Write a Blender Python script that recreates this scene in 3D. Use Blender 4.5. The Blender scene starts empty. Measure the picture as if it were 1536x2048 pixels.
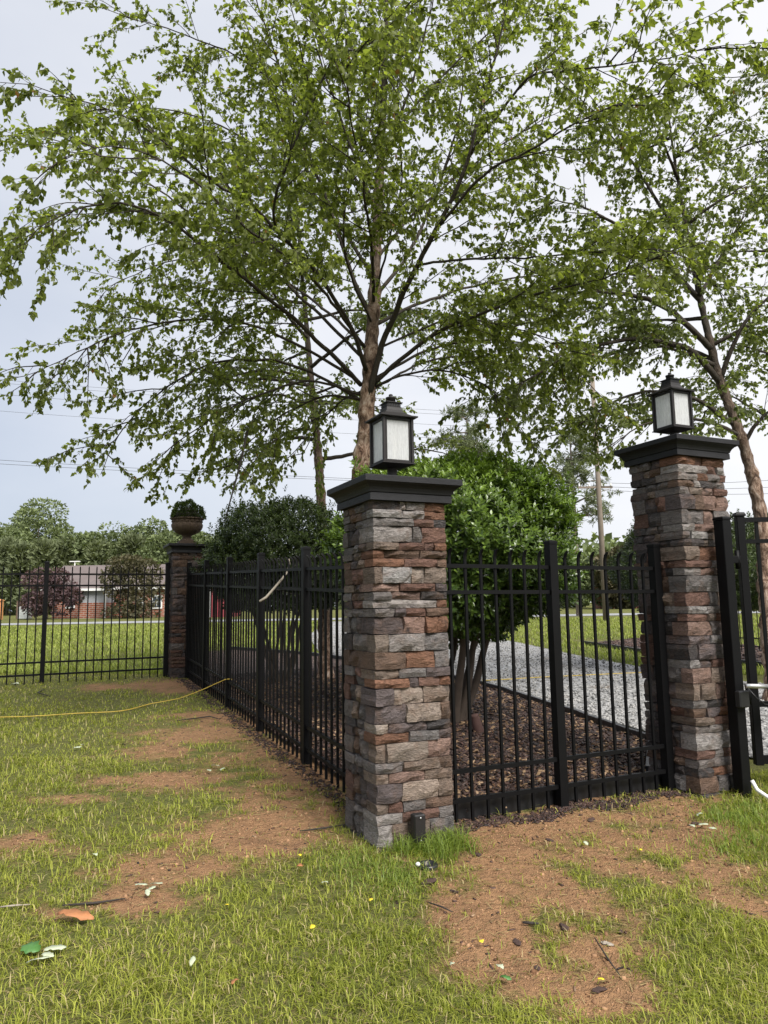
import bpy, math, random
import numpy as np
from mathutils import Matrix, Vector

# ------------------------------------------------------------------ camera, sky, sun, exposure
S = bpy.context.scene
COL = S.collection
F_PX, PITCH, ROLL, EYE = 1431.4, 0.1298, -0.0157, 1.55
def _axes():
    f = np.array([0, math.cos(PITCH), math.sin(PITCH)]); r = np.array([1., 0, 0]); u = np.cross(r, f)
    c, s = math.cos(ROLL), math.sin(ROLL)
    return c*r + s*u, -s*r + c*u, f
AR, AU, AF = _axes()
cam_d = bpy.data.cameras.new('camera'); cam = bpy.data.objects.new('camera', cam_d); COL.objects.link(cam)
cam_d.sensor_fit = 'VERTICAL'; cam_d.sensor_height = 24.0; cam_d.lens = 24.0*F_PX/2048
cam_d.clip_start = .05; cam_d.clip_end = 3000
cam.matrix_world = Matrix(((AR[0], AU[0], -AF[0], 0), (AR[1], AU[1], -AF[1], 0), (AR[2], AU[2], -AF[2], EYE), (0, 0, 0, 1)))
S.camera = cam
SUN_EL, SUN_AZ = math.radians(48), math.radians(148)       # azimuth from +Y towards +X: behind the viewer's right shoulder
W = bpy.data.worlds.new('World'); S.world = W; W.use_nodes = True
wt = W.node_tree; wt.nodes.clear()
wo = wt.nodes.new('ShaderNodeOutputWorld'); bg = wt.nodes.new('ShaderNodeBackground'); bg2 = wt.nodes.new('ShaderNodeBackground')
sky = wt.nodes.new('ShaderNodeTexSky'); sky.sky_type = 'NISHITA'; sky.sun_disc = False
sky.sun_elevation = SUN_EL; sky.sun_rotation = SUN_AZ; sky.air_density = 1.0; sky.dust_density = 2.0
bg.inputs[1].default_value = 0.08
wt.links.new(sky.outputs[0], bg.inputs[0])
# even overcast deck: soft noise between blue grey and white cloud, brighter towards the zenith and towards the right
tc = wt.nodes.new('ShaderNodeTexCoord'); sx = wt.nodes.new('ShaderNodeSeparateXYZ'); wt.links.new(tc.outputs['Generated'], sx.inputs[0])
mp = wt.nodes.new('ShaderNodeMapping'); mp.inputs['Scale'].default_value = (1, 1, 2.2); wt.links.new(tc.outputs['Generated'], mp.inputs[0])
nz = wt.nodes.new('ShaderNodeTexNoise'); nz.inputs['Scale'].default_value = 1.7; nz.inputs['Detail'].default_value = 5; nz.inputs['Roughness'].default_value = .5
wt.links.new(mp.outputs[0], nz.inputs['Vector'])
def wmath(op, a, b=None, clamp=False):
    n = wt.nodes.new('ShaderNodeMath'); n.operation = op; n.use_clamp = clamp
    for i, v in enumerate((a, b)):
        if v is None: continue
        if isinstance(v, (int, float)): n.inputs[i].default_value = v
        else: wt.links.new(v, n.inputs[i])
    return n.outputs[0]
grad = wmath('MULTIPLY', sx.outputs[0], .62); grad = wmath('ADD', grad, wmath('MULTIPLY', sx.outputs[2], .30))
fac = wmath('ADD', wmath('ADD', grad, -.05), wmath('MULTIPLY', nz.outputs['Fac'], .95), clamp=True)
cr = wt.nodes.new('ShaderNodeValToRGB'); wt.links.new(fac, cr.inputs[0])
cr.color_ramp.elements[0].position = .15; cr.color_ramp.elements[0].color = (.55, .605, .71, 1)
cr.color_ramp.elements[1].position = .85; cr.color_ramp.elements[1].color = (.95, .945, .965, 1)
wt.links.new(cr.outputs[0], bg2.inputs[0]); bg2.inputs[1].default_value = .585
mixw = wt.nodes.new('ShaderNodeMixShader'); mixw.inputs[0].default_value = .88
wt.links.new(bg.outputs[0], mixw.inputs[1]); wt.links.new(bg2.outputs[0], mixw.inputs[2]); wt.links.new(mixw.outputs[0], wo.inputs[0])
sd = bpy.data.lights.new('sun', 'SUN'); sd.energy = 3.1; sd.angle = math.radians(28); sd.color = (1, .965, .91)
sun = bpy.data.objects.new('sun', sd); COL.objects.link(sun)
_sv = Vector((math.sin(SUN_AZ)*math.cos(SUN_EL), math.cos(SUN_AZ)*math.cos(SUN_EL), math.sin(SUN_EL)))
sun.rotation_euler = (-_sv).to_track_quat('-Z', 'Y').to_euler()
S.view_settings.view_transform = 'Standard'; S.view_settings.look = 'None'; S.view_settings.gamma = 1
S.view_settings.exposure = 0.95
S.render.engine = 'CYCLES'
S.cycles.use_denoising = True; S.cycles.max_bounces = 8; S.cycles.diffuse_bounces = 4; S.cycles.transmission_bounces = 6; S.cycles.transparent_max_bounces = 12
S.cycles.use_adaptive_sampling = True; S.cycles.adaptive_threshold = .02

# ------------------------------------------------------------------ helpers
RNG = np.random.default_rng(7); random.seed(7)
def gz(x, y):
    x = np.asarray(x, float); y = np.asarray(y, float)
    fade = 1/(1 + (np.maximum(0, y-14)/10)**2)
    xx = 8*np.tanh(x/8)*fade
    yy = np.where(y > 10, 10 + 5*np.tanh((y-10)/5), y)
    far = .0065*np.clip(y-15, 0, 75)
    return -.0191*xx + .0333*yy + far
def gzf(x, y): return float(gz(x, y))
def ray(px, py): return AF + (px-768)/F_PX*AR - (py-1024)/F_PX*AU
def at(px, py, y):                                  # point on the sight line at depth y
    d = ray(px, py); return np.array([0, 0, EYE]) + d*(y/d[1])
def G(px, py):                                      # where a sight line meets the ground
    d = ray(px, py); a, b = 1., 400.
    for _ in range(60):
        m = (a+b)/2; P = np.array([0, 0, EYE]) + d*m
        if P[2] > gzf(P[0], P[1]): a = m
        else: b = m
    return P
def vnoise(x, y, seed=0):
    x = np.asarray(x, float); y = np.asarray(y, float)
    xi = np.floor(x).astype(np.int64); yi = np.floor(y).astype(np.int64); fx = x-xi; fy = y-yi
    def h(a, b):
        n = (a*374761393 + b*668265263 + seed*1442695) & 0x7fffffff
        n = ((n ^ (n >> 13))*1274126177) & 0x7fffffff
        return ((n ^ (n >> 16)) & 0xffff)/65535.
    fx = fx*fx*(3-2*fx); fy = fy*fy*(3-2*fy)
    return (h(xi, yi)*(1-fx)+h(xi+1, yi)*fx)*(1-fy) + (h(xi, yi+1)*(1-fx)+h(xi+1, yi+1)*fx)*fy
def fbm(x, y, seed=0, o=4):
    v = 0; a = .5; t = 0
    for i in range(o):
        v = v + a*vnoise(np.asarray(x)*2**i, np.asarray(y)*2**i, seed+i); t += a; a *= .5
    return v/t
def sstep(a, b, x):
    t = np.clip((x-a)/(b-a), 0, 1); return t*t*(3-2*t)

def tag(o, label=None, cat=None, group=None, kind=None):
    if label: o['label'] = label
    if cat: o['category'] = cat
    if group: o['group'] = group
    if kind: o['kind'] = kind
    return o
def empty(name, loc=(0, 0, 0), rz=0, parent=None):
    o = bpy.data.objects.new(name, None); COL.objects.link(o); o.location = loc; o.rotation_euler = (0, 0, rz)
    o.empty_display_size = .1
    if parent: o.parent = parent
    return o
def link(name, me, mat=None, parent=None, loc=None, rot=None):
    if mat and not me.materials: me.materials.append(mat)
    o = bpy.data.objects.new(name, me); COL.objects.link(o)
    if parent: o.parent = parent
    if loc is not None: o.location = loc
    if rot is not None: o.rotation_euler = rot
    return o
def np_mesh(name, V, Fc, smooth=False, attr=None):
    """V (n,3); Fc (m,k) same-size polygons; attr: dict name -> (n,) point float or (n,4) point colour"""
    V = np.asarray(V, np.float32); Fc = np.asarray(Fc, np.int32); k = Fc.shape[1]
    me = bpy.data.meshes.new(name)
    me.vertices.add(len(V)); me.vertices.foreach_set('co', V.ravel())
    me.loops.add(Fc.size); me.loops.foreach_set('vertex_index', Fc.ravel())
    me.polygons.add(len(Fc)); me.polygons.foreach_set('loop_start', np.arange(0, Fc.size, k, dtype=np.int32))
    me.polygons.foreach_set('loop_total', np.full(len(Fc), k, np.int32))
    if smooth: me.polygons.foreach_set('use_smooth', np.ones(len(Fc), bool))
    me.update(calc_edges=True)
    for n, a in (attr or {}).items():
        a = np.asarray(a, np.float32)
        if a.ndim == 1:
            t = me.attributes.new(n, 'FLOAT', 'POINT'); t.data.foreach_set('value', a)
        else:
            t = me.attributes.new(n, 'FLOAT_COLOR', 'POINT'); t.data.foreach_set('color', a.ravel())
    return me
class MB:
    def __init__(s): s.v = []; s.f = []
    def box(s, c, size, rz=0, M=None):
        cx, cy, cz = c; a, b, h = (d/2 for d in size); n = len(s.v); co, si = math.cos(rz), math.sin(rz)
        for z in (-h, h):
            for x, y in ((-a, -b), (a, -b), (a, b), (-a, b)):
                s.v.append((cx+x*co-y*si, cy+x*si+y*co, cz+z))
        s.f += [tuple(n+i for i in q) for q in ((3, 2, 1, 0), (4, 5, 6, 7), (0, 1, 5, 4), (1, 2, 6, 5), (2, 3, 7, 6), (3, 0, 4, 7))]
        return s
    def bbox(s, c, size, bv=.004, rz=0):             # box with chamfered top and bottom rim and corners
        cx, cy, cz = c; a, b, h = (d/2 for d in size); co, si = math.cos(rz), math.sin(rz)
        rings = []
        for z, i in ((-h, bv), (-h+bv, 0), (h-bv, 0), (h, bv)):
            A, B = a-i, b-i; q = bv
            rings.append([(x*co-y*si+cx, x*si+y*co+cy, cz+z) for x, y in ((-A+q, -B), (A-q, -B), (A, -B+q), (A, B-q), (A-q, B), (-A+q, B), (-A, B-q), (-A, -B+q))])
        s.loft(rings, True, True); return s
    def loft(s, rings, cap0=False, cap1=False, close=True):
        n0 = len(s.v); k = len(rings[0])
        for r in rings: s.v += [tuple(p) for p in r]
        for i in range(len(rings)-1):
            for j in range(k if close else k-1):
                a = n0+i*k+j; b = n0+i*k+(j+1) % k
                s.f.append((a, b, b+k, a+k))
        if cap0: s.f.append(tuple(n0+j for j in range(k))[::-1])
        if cap1: s.f.append(tuple(n0+(len(rings)-1)*k+j for j in range(k)))
        return s
    def beam(s, p, q, w, h, up=(0, 0, 1)):            # rectangular bar between two points
        p = Vector(p); q = Vector(q); d = (q-p).normalized(); sd = d.cross(Vector(up)).normalized(); u = sd.cross(d)
        rings = [[P+sd*x*w/2+u*z*h/2 for x, z in ((-1, -1), (1, -1), (1, 1), (-1, 1))] for P in (p, q)]
        return s.loft(rings, True, True)
    def tube(s, pts, rad, sides=8, cap=True):
        P = [Vector(p) for p in pts]; rings = []; prev = None
        for i, p in enumerate(P):
            d = (P[min(i+1, len(P)-1)]-P[max(i-1, 0)]).normalized()
            if prev is None:
                a = d.cross(Vector((0, 0, 1))); a = a if a.length > .05 else d.cross(Vector((1, 0, 0)))
            else: a = prev - d*prev.dot(d)
            a.normalize(); prev = a; b = d.cross(a); r = rad[i] if hasattr(rad, '__len__') else rad
            rings.append([p + (a*math.cos(t)+b*math.sin(t))*r for t in (2*math.pi*k/sides for k in range(sides))])
        return s.loft(rings, cap, cap)
    def lathe(s, prof, n=24, c=(0, 0, 0), cap0=True, cap1=True, mod=None):
        rings = []
        for k, (r, z) in enumerate(prof):
            rings.append([(c[0]+math.cos(t)*r*(mod(t, k) if mod else 1), c[1]+math.sin(t)*r*(mod(t, k) if mod else 1), c[2]+z) for t in (2*math.pi*j/n for j in range(n))])
        return s.loft(rings, cap0, cap1)
    def sq(s, prof, c=(0, 0, 0)):                     # square loft: (half width, z)
        rings = [[(c[0]+x*a, c[1]+y*a, c[2]+z) for x, y in ((-1, -1), (1, -1), (1, 1), (-1, 1))] for a, z in prof]
        return s.loft(rings, True, True)
    def mesh(s, name, smooth=False):
        me = bpy.data.meshes.new(name); me.from_pydata([tuple(v) for v in s.v], [], s.f)
        if smooth: me.polygons.foreach_set('use_smooth', [True]*len(me.polygons))
        me.update(); return me
    def build(s, name, mat, parent=None, smooth=False, loc=None, rot=None):
        return link(name, s.mesh(name, smooth), mat, parent, loc, rot)

# ------------------------------------------------------------------ materials
class NT:
    def __init__(s, name):
        s.m = bpy.data.materials.new(name); s.m.use_nodes = True; s.t = s.m.node_tree; s.t.nodes.clear()
        s.out = s.t.nodes.new('ShaderNodeOutputMaterial')
    def n(s, ty, ins=None, **kw):
        x = s.t.nodes.new('ShaderNode'+ty)
        for k, v in kw.items(): setattr(x, k, v)
        for k, v in (ins or {}).items(): s.set(x.inputs[k], v)
        return x
    def set(s, sock, v):
        if isinstance(v, bpy.types.NodeSocket): s.t.links.new(v, sock)
        elif isinstance(v, bpy.types.Node): s.t.links.new(v.outputs[0], sock)
        else: sock.default_value = v if not (isinstance(v, tuple) and len(v) == 3 and sock.type == 'RGBA') else (*v, 1)
    def math(s, op, a, b=0., clamp=False):
        return s.n('Math', {0: a, 1: b}, operation=op, use_clamp=clamp).outputs[0]
    def mix(s, f, a, b, mode='MIX'):
        x = s.n('Mix', data_type='RGBA', blend_type=mode); s.set(x.inputs[0], f); s.set(x.inputs[6], a); s.set(x.inputs[7], b); return x.outputs[2]
    def noise(s, scale, detail=4, rough=.55, vec=None, dist=0):
        x = s.n('TexNoise', {'Scale': scale, 'Detail': detail, 'Roughness': rough, 'Distortion': dist})
        if vec is not None: s.set(x.inputs['Vector'], vec)
        return x.outputs['Fac']
    def ramp(s, f, stops):
        x = s.n('ValToRGB'); s.set(x.inputs[0], f); e = x.color_ramp.elements
        while len(e) < len(stops): e.new(.5)
        for i, (p, c) in enumerate(stops): e[i].position = p; e[i].color = (*c, 1) if len(c) == 3 else c
        return x.outputs[0]
    def scalev(s, col, f):   # colour times scalar
        x = s.n('VectorMath', operation='SCALE'); s.set(x.inputs[0], col); s.set(x.inputs['Scale'], f); return x.outputs[0]
    def bsdf(s, col, rough=.7, bump=None, bstr=.3, bdist=.01, **kw):
        b = s.n('BsdfPrincipled'); s.set(b.inputs['Base Color'], col); s.set(b.inputs['Roughness'], rough)
        for k, v in kw.items(): s.set(b.inputs[k.replace('_', ' ')], v)
        if bump is not None:
            x = s.n('Bump', {'Height': bump, 'Strength': bstr, 'Distance': bdist}); s.set(b.inputs['Normal'], x)
        return b
    def done(s, sh):
        s.set(s.out.inputs[0], sh if isinstance(sh, bpy.types.NodeSocket) else sh.outputs[0]); return s.m
def M(name, col, rough=.7, var=.25, scale=12, bump=.15, bscale=60, coord='Object', **kw):
    t = NT(name); tc = t.n('TexCoord').outputs[coord]
    n1 = t.noise(scale, 5, .6, tc); n2 = t.noise(bscale, 3, .6, tc)
    k = t.math('ADD', t.math('MULTIPLY', n1, 2*var), 1-var)
    c = t.scalev((*col,), k)
    r = t.math('ADD', t.math('MULTIPLY', n2, .24), rough-.12)
    return t.done(t.bsdf(c, r, n2, bump, .004, **kw))

def mat_stone():
    t = NT('ledge_stone'); oi = t.n('ObjectInfo'); tc = t.n('TexCoord').outputs['Object']
    off = t.n('VectorMath', operation='ADD'); t.set(off.inputs[0], tc)
    rv = t.n('CombineXYZ', {0: t.math('MULTIPLY', oi.outputs['Random'], 37.), 1: t.math('MULTIPLY', oi.outputs['Random'], 71.), 2: oi.outputs['Random']}); t.set(off.inputs[1], rv)
    v = off.outputs[0]
    mpn = t.n('Mapping', {'Vector': v, 'Rotation': (.2, .6, .3), 'Scale': (1, 1, 3.2)})
    big = t.noise(9, 5, .6, v, .6); fine = t.noise(75, 5, .68, v); streak = t.noise(26, 6, .7, mpn.outputs[0], 1.2)
    k = t.math('ADD', t.math('MULTIPLY', t.math('SUBTRACT', streak, .5), 2.3), .95)
    k = t.math('MAXIMUM', k, .3)
    c = t.scalev(oi.outputs['Color'], k)
    c = t.mix(t.math('MULTIPLY', t.math('SUBTRACT', big, .5, True), 4., True), c, t.mix(.55, c, (.22, .13, .085)), 'MIX')
    c = t.mix(t.math('MULTIPLY', t.math('SUBTRACT', t.noise(17, 4, .6, v), .56, True), 4., True), c, (.045, .04, .04))
    c = t.mix(t.math('MULTIPLY', t.math('SUBTRACT', fine, .60, True), 4., True), c, t.scalev(c, 1.55))
    h = t.math('ADD', t.math('MULTIPLY', streak, 1.0), t.math('MULTIPLY', fine, .55))
    return t.done(t.bsdf(c, .86, h, 1., .03, Specular_IOR_Level=.2))
def mat_ground():
    t = NT('ground_lawn_soil'); tc = t.n('TexCoord').outputs['Object']
    soil = t.n('Attribute', attribute_name='soil').outputs['Fac']
    n1 = t.noise(1.1, 5, .6, tc); n2 = t.noise(9, 5, .65, tc); n3 = t.noise(140, 3, .6, tc); n4 = t.noise(33, 4, .7, tc)
    g = t.mix(n2, (.065, .07, .018), (.19, .175, .05)); g = t.mix(t.math('MULTIPLY', n1, .8), g, (.11, .135, .035))
    g = t.mix(t.math('MULTIPLY', t.math('SUBTRACT', n4, .52, True), 4, True), g, (.20, .155, .075))
    s = t.mix(n2, (.215, .116, .056), (.42, .242, .124)); s = t.mix(t.math('MULTIPLY', t.math('SUBTRACT', t.noise(2.3, 6, .7, tc, .6), .5, True), 3.2, True), s, (.16, .09, .05))
    s = t.mix(t.math('MULTIPLY', t.math('SUBTRACT', n3, .55, True), 5, True), s, (.42, .26, .155))
    s = t.mix(t.math('MULTIPLY', t.math('SUBTRACT', n4, .60, True), 6, True), s, (.13, .075, .05))
    e = t.math('ADD', soil, t.math('MULTIPLY', t.math('SUBTRACT', n4, .5), .9))
    f = t.math('MULTIPLY', t.math('SUBTRACT', e, .18), 1.9, True)
    c = t.mix(f, g, s)
    h = t.math('ADD', t.math('ADD', t.math('MULTIPLY', n4, .9), t.math('MULTIPLY', t.noise(13, 5, .7, tc, .5), 1.6)), t.math('MULTIPLY', n3, .35))
    return t.done(t.bsdf(c, .93, h, 1., .035, Specular_IOR_Level=.2))
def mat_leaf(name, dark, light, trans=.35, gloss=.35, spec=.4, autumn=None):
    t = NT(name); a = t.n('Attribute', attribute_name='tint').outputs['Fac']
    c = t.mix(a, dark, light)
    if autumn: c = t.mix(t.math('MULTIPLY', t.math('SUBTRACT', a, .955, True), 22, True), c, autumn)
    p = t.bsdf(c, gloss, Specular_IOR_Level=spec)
    if trans <= 0: return t.done(p)
    tr = t.n('BsdfTranslucent', {'Color': t.mix(1., c, (1.5, 1.6, .75), 'MULTIPLY')})
    mx = t.n('MixShader', {0: trans}); t.set(mx.inputs[1], p.outputs[0]); t.set(mx.inputs[2], tr.outputs[0])
    return t.done(mx)
def mat_bark():
    t = NT('peeling_birch_bark'); tc = t.n('TexCoord').outputs['Object']
    mpn = t.n('Mapping', {'Vector': tc, 'Scale': (1.2, 1.2, .55)}).outputs[0]
    v = t.n('TexVoronoi', {'Scale': 13., 'Vector': mpn, 'Randomness': 1.}, feature='F1'); n = t.noise(9, 7, .72, mpn, 1.8); n2 = t.noise(60, 4, .6, tc)
    rx = t.noise(6, 4, .7, tc, .8)
    c = t.ramp(n, [(.37, (.045, .028, .02)), (.455, (.16, .095, .065)), (.54, (.35, .24, .175)), (.66, (.56, .45, .37))])
    rad = t.n('Attribute', attribute_name='rad').outputs['Fac']      # thin wood is dark and smooth
    c2 = t.mix(n2, (.026, .021, .018), (.085, .072, .058))
    c = t.mix(t.math('MULTIPLY', t.math('SUBTRACT', rad, .045), 18., True), c2, c)
    h = t.math('ADD', t.math('MULTIPLY', n, 1.), t.math('MULTIPLY', v.outputs['Distance'], .5))
    return t.done(t.bsdf(c, .85, h, .9, .03, Specular_IOR_Level=.2))
def mat_gravel():
    t = NT('wet_grey_gravel'); tc = t.n('TexCoord').outputs['Object']
    v = t.n('TexVoronoi', {'Scale': 38., 'Vector': tc}, feature='F1'); n = t.noise(1.1, 5, .65, tc, .4); n2 = t.noise(7, 4, .6, tc); n3 = t.noise(120, 2, .5, tc)
    sep = t.n('SeparateColor', {0: v.outputs['Color']}).outputs[0]
    c = t.ramp(sep, [(0., (.09, .09, .09)), (.5, (.26, .258, .255)), (1., (.50, .49, .475))])
    c = t.scalev(c, t.math('ADD', t.math('MULTIPLY', n2, .8), .5))
    wet = t.math('MULTIPLY', t.math('SUBTRACT', n, .42, True), 4.5, True)
    c = t.mix(t.math('MULTIPLY', t.math('SUBTRACT', .40, n, True), 6., True), c, (.17, .125, .085))
    r = t.math('SUBTRACT', .85, t.math('MULTIPLY', wet, .6))
    return t.done(t.bsdf(c, r, v.outputs['Distance'], .7, .02, Specular_IOR_Level=t.math('ADD', .3, t.math('MULTIPLY', wet, .5))))
def mat_mulch():
    t = NT('brown_bark_mulch'); tc = t.n('TexCoord').outputs['Object']
    mpn = t.n('Mapping', {'Vector': tc, 'Scale': (1, 2.1, 1), 'Rotation': (0, 0, .7)}).outputs[0]
    v = t.n('TexVoronoi', {'Scale': 30., 'Vector': mpn}, feature='F1'); n = t.noise(2.2, 4, .6, tc)
    sep = t.n('SeparateColor', {0: v.outputs['Color']}).outputs[0]
    c = t.ramp(sep, [(0., (.018, .012, .011)), (.6, (.075, .042, .032)), (.85, (.15, .085, .06)), (1., (.32, .21, .13))])
    return t.done(t.bsdf(t.scalev(c, t.math('ADD', n, .5)), .75, v.outputs['Distance'], .9, .03))
def mat_brick(name, a, b, mortar, scale):
    t = NT(name); tc = t.n('TexCoord').outputs['Object']
    mpn = t.n('Mapping', {'Vector': tc, 'Rotation': (math.pi/2, 0, 0)}).outputs[0]
    br = t.n('TexBrick', {'Vector': mpn, 'Color1': (*a, 1), 'Color2': (*b, 1), 'Mortar': (*mortar, 1), 'Scale': scale, 'Mortar Size': .02, 'Brick Width': .5, 'Row Height': .17})
    c = t.scalev(br.outputs[0], t.math('ADD', t.noise(.8, 4, .6, tc), .5))
    return t.done(t.bsdf(c, .9))
def mat_glass():
    t = NT('seeded_glass'); tc = t.n('TexCoord').outputs['Object']
    n = t.noise(90, 4, .7, t.n('Mapping', {'Vector': tc, 'Scale': (1, 1, .22)}).outputs[0], .5)
    p = t.bsdf((.86, .87, .88), .18, n, .25, .002)
    tl = t.n('BsdfTranslucent', {'Color': (.95, .95, .95, 1)}); tr = t.n('BsdfTransparent', {'Color': (.97, .98, .98, 1)})
    m1 = t.n('MixShader', {0: .5}); t.set(m1.inputs[1], p.outputs[0]); t.set(m1.inputs[2], tl.outputs[0])
    f = t.math('ADD', t.math('MULTIPLY', n, .6), .12, True)
    m2 = t.n('MixShader', {0: f}); t.set(m2.inputs[1], m1.outputs[0]); t.set(m2.inputs[2], tr.outputs[0])
    return t.done(m2)
MT = dict(
    stone=mat_stone(), ground=mat_ground(), bark=mat_bark(), gravel=mat_gravel(), mulch=mat_mulch(), glass=mat_glass(),
    mortar=M('dark_mortar', (.05, .045, .042), .95), fence=M('black_powder_coat', (.0045, .0045, .005), .5, .3, 6, .15, 220, Specular_IOR_Level=.14),
    cap=M('charcoal_cast_stone', (.013, .013, .015), .62, .7, 5, .5, 90, Specular_IOR_Level=.3), bronze=M('dark_bronze_metal', (.018, .016, .016), .5, .3, 8, .1, 160, Specular_IOR_Level=.3),
    candle=M('ivory_sleeve', (.6, .57, .5), .6), urn=M('weathered_tan_urn', (.075, .05, .033), .85, .5, 5, .5, 45),
    leaf=mat_leaf('birch_leaf', (.092, .115, .032), (.28, .32, .075), .54, .42, .4, (.22, .11, .035)),
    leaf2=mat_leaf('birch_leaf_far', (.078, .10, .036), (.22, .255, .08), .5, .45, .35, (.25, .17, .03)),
    shrub=mat_leaf('shrub_leaf', (.03, .06, .013), (.21, .31, .048), .25, .28, .5),
    shrubd=mat_leaf('dark_shrub_leaf', (.028, .046, .013), (.11, .155, .035), .2, .32, .4),
    grass=mat_leaf('grass_blade', (.135, .165, .02), (.45, .465, .082), .35, .55, .25, (.46, .38, .20)),
    grassf=mat_leaf('far_grass_blade', (.13, .17, .035), (.33, .37, .09), .3, .6, .2),
    tuft=mat_leaf('lush_grass', (.10, .155, .025), (.29, .36, .075), .4, .45, .3),
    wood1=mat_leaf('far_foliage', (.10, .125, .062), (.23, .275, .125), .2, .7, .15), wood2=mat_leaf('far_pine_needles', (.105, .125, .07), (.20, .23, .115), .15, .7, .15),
    plum=mat_leaf('purple_foliage', (.06, .038, .044), (.17, .11, .115), .2, .6, .2), rust=mat_leaf('brown_green_foliage', (.05, .05, .026), (.14, .12, .07), .2, .6, .2),
    asphalt=M('pale_asphalt', (.26, .265, .27), .9, .2, 3), chip=mat_leaf('bark_chip', (.016, .011, .010), (.095, .052, .04), 0, .55, .35, (.30, .20, .12)),
    pebble=mat_leaf('grey_pebble', (.09, .09, .09), (.40, .39, .375), 0, .6, .4),
    crumb=mat_leaf('soil_crumb', (.12, .06, .032), (.42, .25, .14), 0, .9, .15),
    straw=mat_leaf('dry_straw', (.16, .115, .05), (.42, .34, .16), .2, .7, .2),
    litter=mat_leaf('dry_leaf_bit', (.10, .052, .03), (.34, .23, .135), .2, .7, .2),
    brick=mat_brick('red_brick', (.30, .10, .055), (.22, .07, .04), (.36, .31, .27), 1.), roof=M('grey_shingle', (.135, .11, .105), .95, .3, 1.2, .2, 4),
    trim=M('white_trim', (.78, .78, .76), .6), siding=M('grey_siding', (.30, .31, .33), .7), pane=M('dark_pane', (.04, .05, .06), .12, .1, bump=0), woodf=M('brown_board', (.11, .07, .05), .9),
    cedar=M('new_cedar', (.50, .24, .09), .85), redwall=M('red_wall', (.22, .035, .045), .8), pole=M('weathered_pole', (.19, .155, .125), .95, .35, 3, .4, 20),
    wire=M('dark_wire', (.05, .05, .055), .6), yellow=M('yellow_cord', (.50, .35, .05), .5, .15), pvc=M('white_pvc', (.74, .74, .72), .35, .06), plastic=M('black_plastic', (.014, .014, .015), .4),
    steel=M('steel', (.55, .55, .55), .35, .1, Metallic=.8), leafbrown=M('brown_fallen_leaf', (.36, .15, .06), .7, .55, 18), leafpale=M('pale_fallen_leaf', (.40, .44, .31), .8, .25, 30),
    leafgreen=M('green_fallen_leaf', (.06, .16, .035), .5, .3, 25), flower=M('yellow_petal', (.75, .58, .03), .6), barkchip=M('dark_bark_chunk', (.05, .028, .022), .9, .5, 20, .6, 60), twig=M('pale_dead_wood', (.30, .26, .21), .85, .3, 20, .3, 80),
    twigd=M('dark_twig', (.03, .024, .02), .85), stump=M('dark_brown_stub', (.06, .028, .022), .8), shrubwood=M('shrub_stem', (.075, .056, .042), .85, .45, 9, .5, 40), acunit=M('pale_metal', (.5, .52, .5), .6))

# ------------------------------------------------------------------ layout of the enclosure
TH = .4326
U = np.array([math.cos(TH), math.sin(TH)]); V_ = np.array([-U[1], U[0]])
C1 = np.array([-.0672, 4.3179]); PW = .51; LEN = 2.5594
def uv(a, b): return C1 + a*U + b*V_
def uvz(a, b, h=0):
    q = uv(a, b); return Vector((q[0], q[1], gzf(*q)+h))

# ------------------------------------------------------------------ ground sheet with worn soil patches
_P = [(560,1585,110,40),(640,1555,60,40),(470,1440,110,26),(420,1470,110,22),(600,1500,45,35),(390,1378,80,10),(560,1650,130,36),(470,1680,110,32),(340,1735,100,30),
      (250,1800,110,20),(100,1830,55,14),(40,1690,60,15),(110,1705,40,16),(340,1560,120,16),(150,1600,60,8),(500,1385,50,20),(330,1500,60,14),(660,1600,40,40),
      (1000,1700,110,45),(1120,1655,180,36),(1250,1630,160,26),(1330,1690,100,34),(1060,1760,120,34),(1000,1830,85,45),(1150,1800,100,34),(1010,1920,85,45),(1160,1880,90,45),
      (1100,1960,80,36),(1230,1960,55,36),(1500,1810,60,26),(1420,1740,80,16),(1200,2010,85,26),(230,1374,60,5),(350,1368,70,9),(960,1660,60,30),(1420,1660,60,20),(890,1800,30,30),(1330,1606,100,20),(1210,1612,130,18),(1400,1622,50,18),(1210,1715,110,34),(520,1500,90,26),(600,1560,70,40)]
PATCH = []
for px, py, hw, hh in _P:
    g = G(px, py); d = g[1]; PATCH.append((g[0], g[1], hw*d/F_PX*1.05, hh*d*d/(1.42*F_PX)*1.05))
def soil(x, y):
    x = np.asarray(x, float); y = np.asarray(y, float); s = np.zeros(np.broadcast(x, y).shape)
    for a, b, rx, ry in PATCH: s = np.maximum(s, (1.12 if a > .3 else .97)*np.exp(-(((x-a)/rx)**2+((y-b)/ry)**2)*.62))
    near = 1/(1+np.maximum(0, y-13)*1.5)
    s = s*.80 + (.95*(fbm(x*2.6+9, y*2.6, 11)-.5) + .95*(fbm(x*9, y*9+3, 21, 4)-.5))*near*np.clip(.45+s, 0, 1.1)
    return np.clip(s, 0, 1)
def relief(x, y):
    near = 1/(1+np.maximum(0, np.asarray(y)-11)*2)
    return near*(.035*(fbm(np.asarray(x)*1.4, np.asarray(y)*1.4, 31)-.5) + .016*(fbm(np.asarray(x)*9, np.asarray(y)*9, 41, 3)-.5))
def spaced(lo, hi, d0, d1, step, far, grow=1.18):
    a = [lo]
    while a[-1] > -far: a.append(a[-1]-max(step, step*0+ (lo-a[-1])*(grow-1)+step))
    a = a[::-1]; b = list(np.arange(lo+step, hi, step)); c = [hi]
    while c[-1] < far: c.append(c[-1]+(c[-1]-hi)*(grow-1)+step)
    return np.array(a+b+c)
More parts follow.
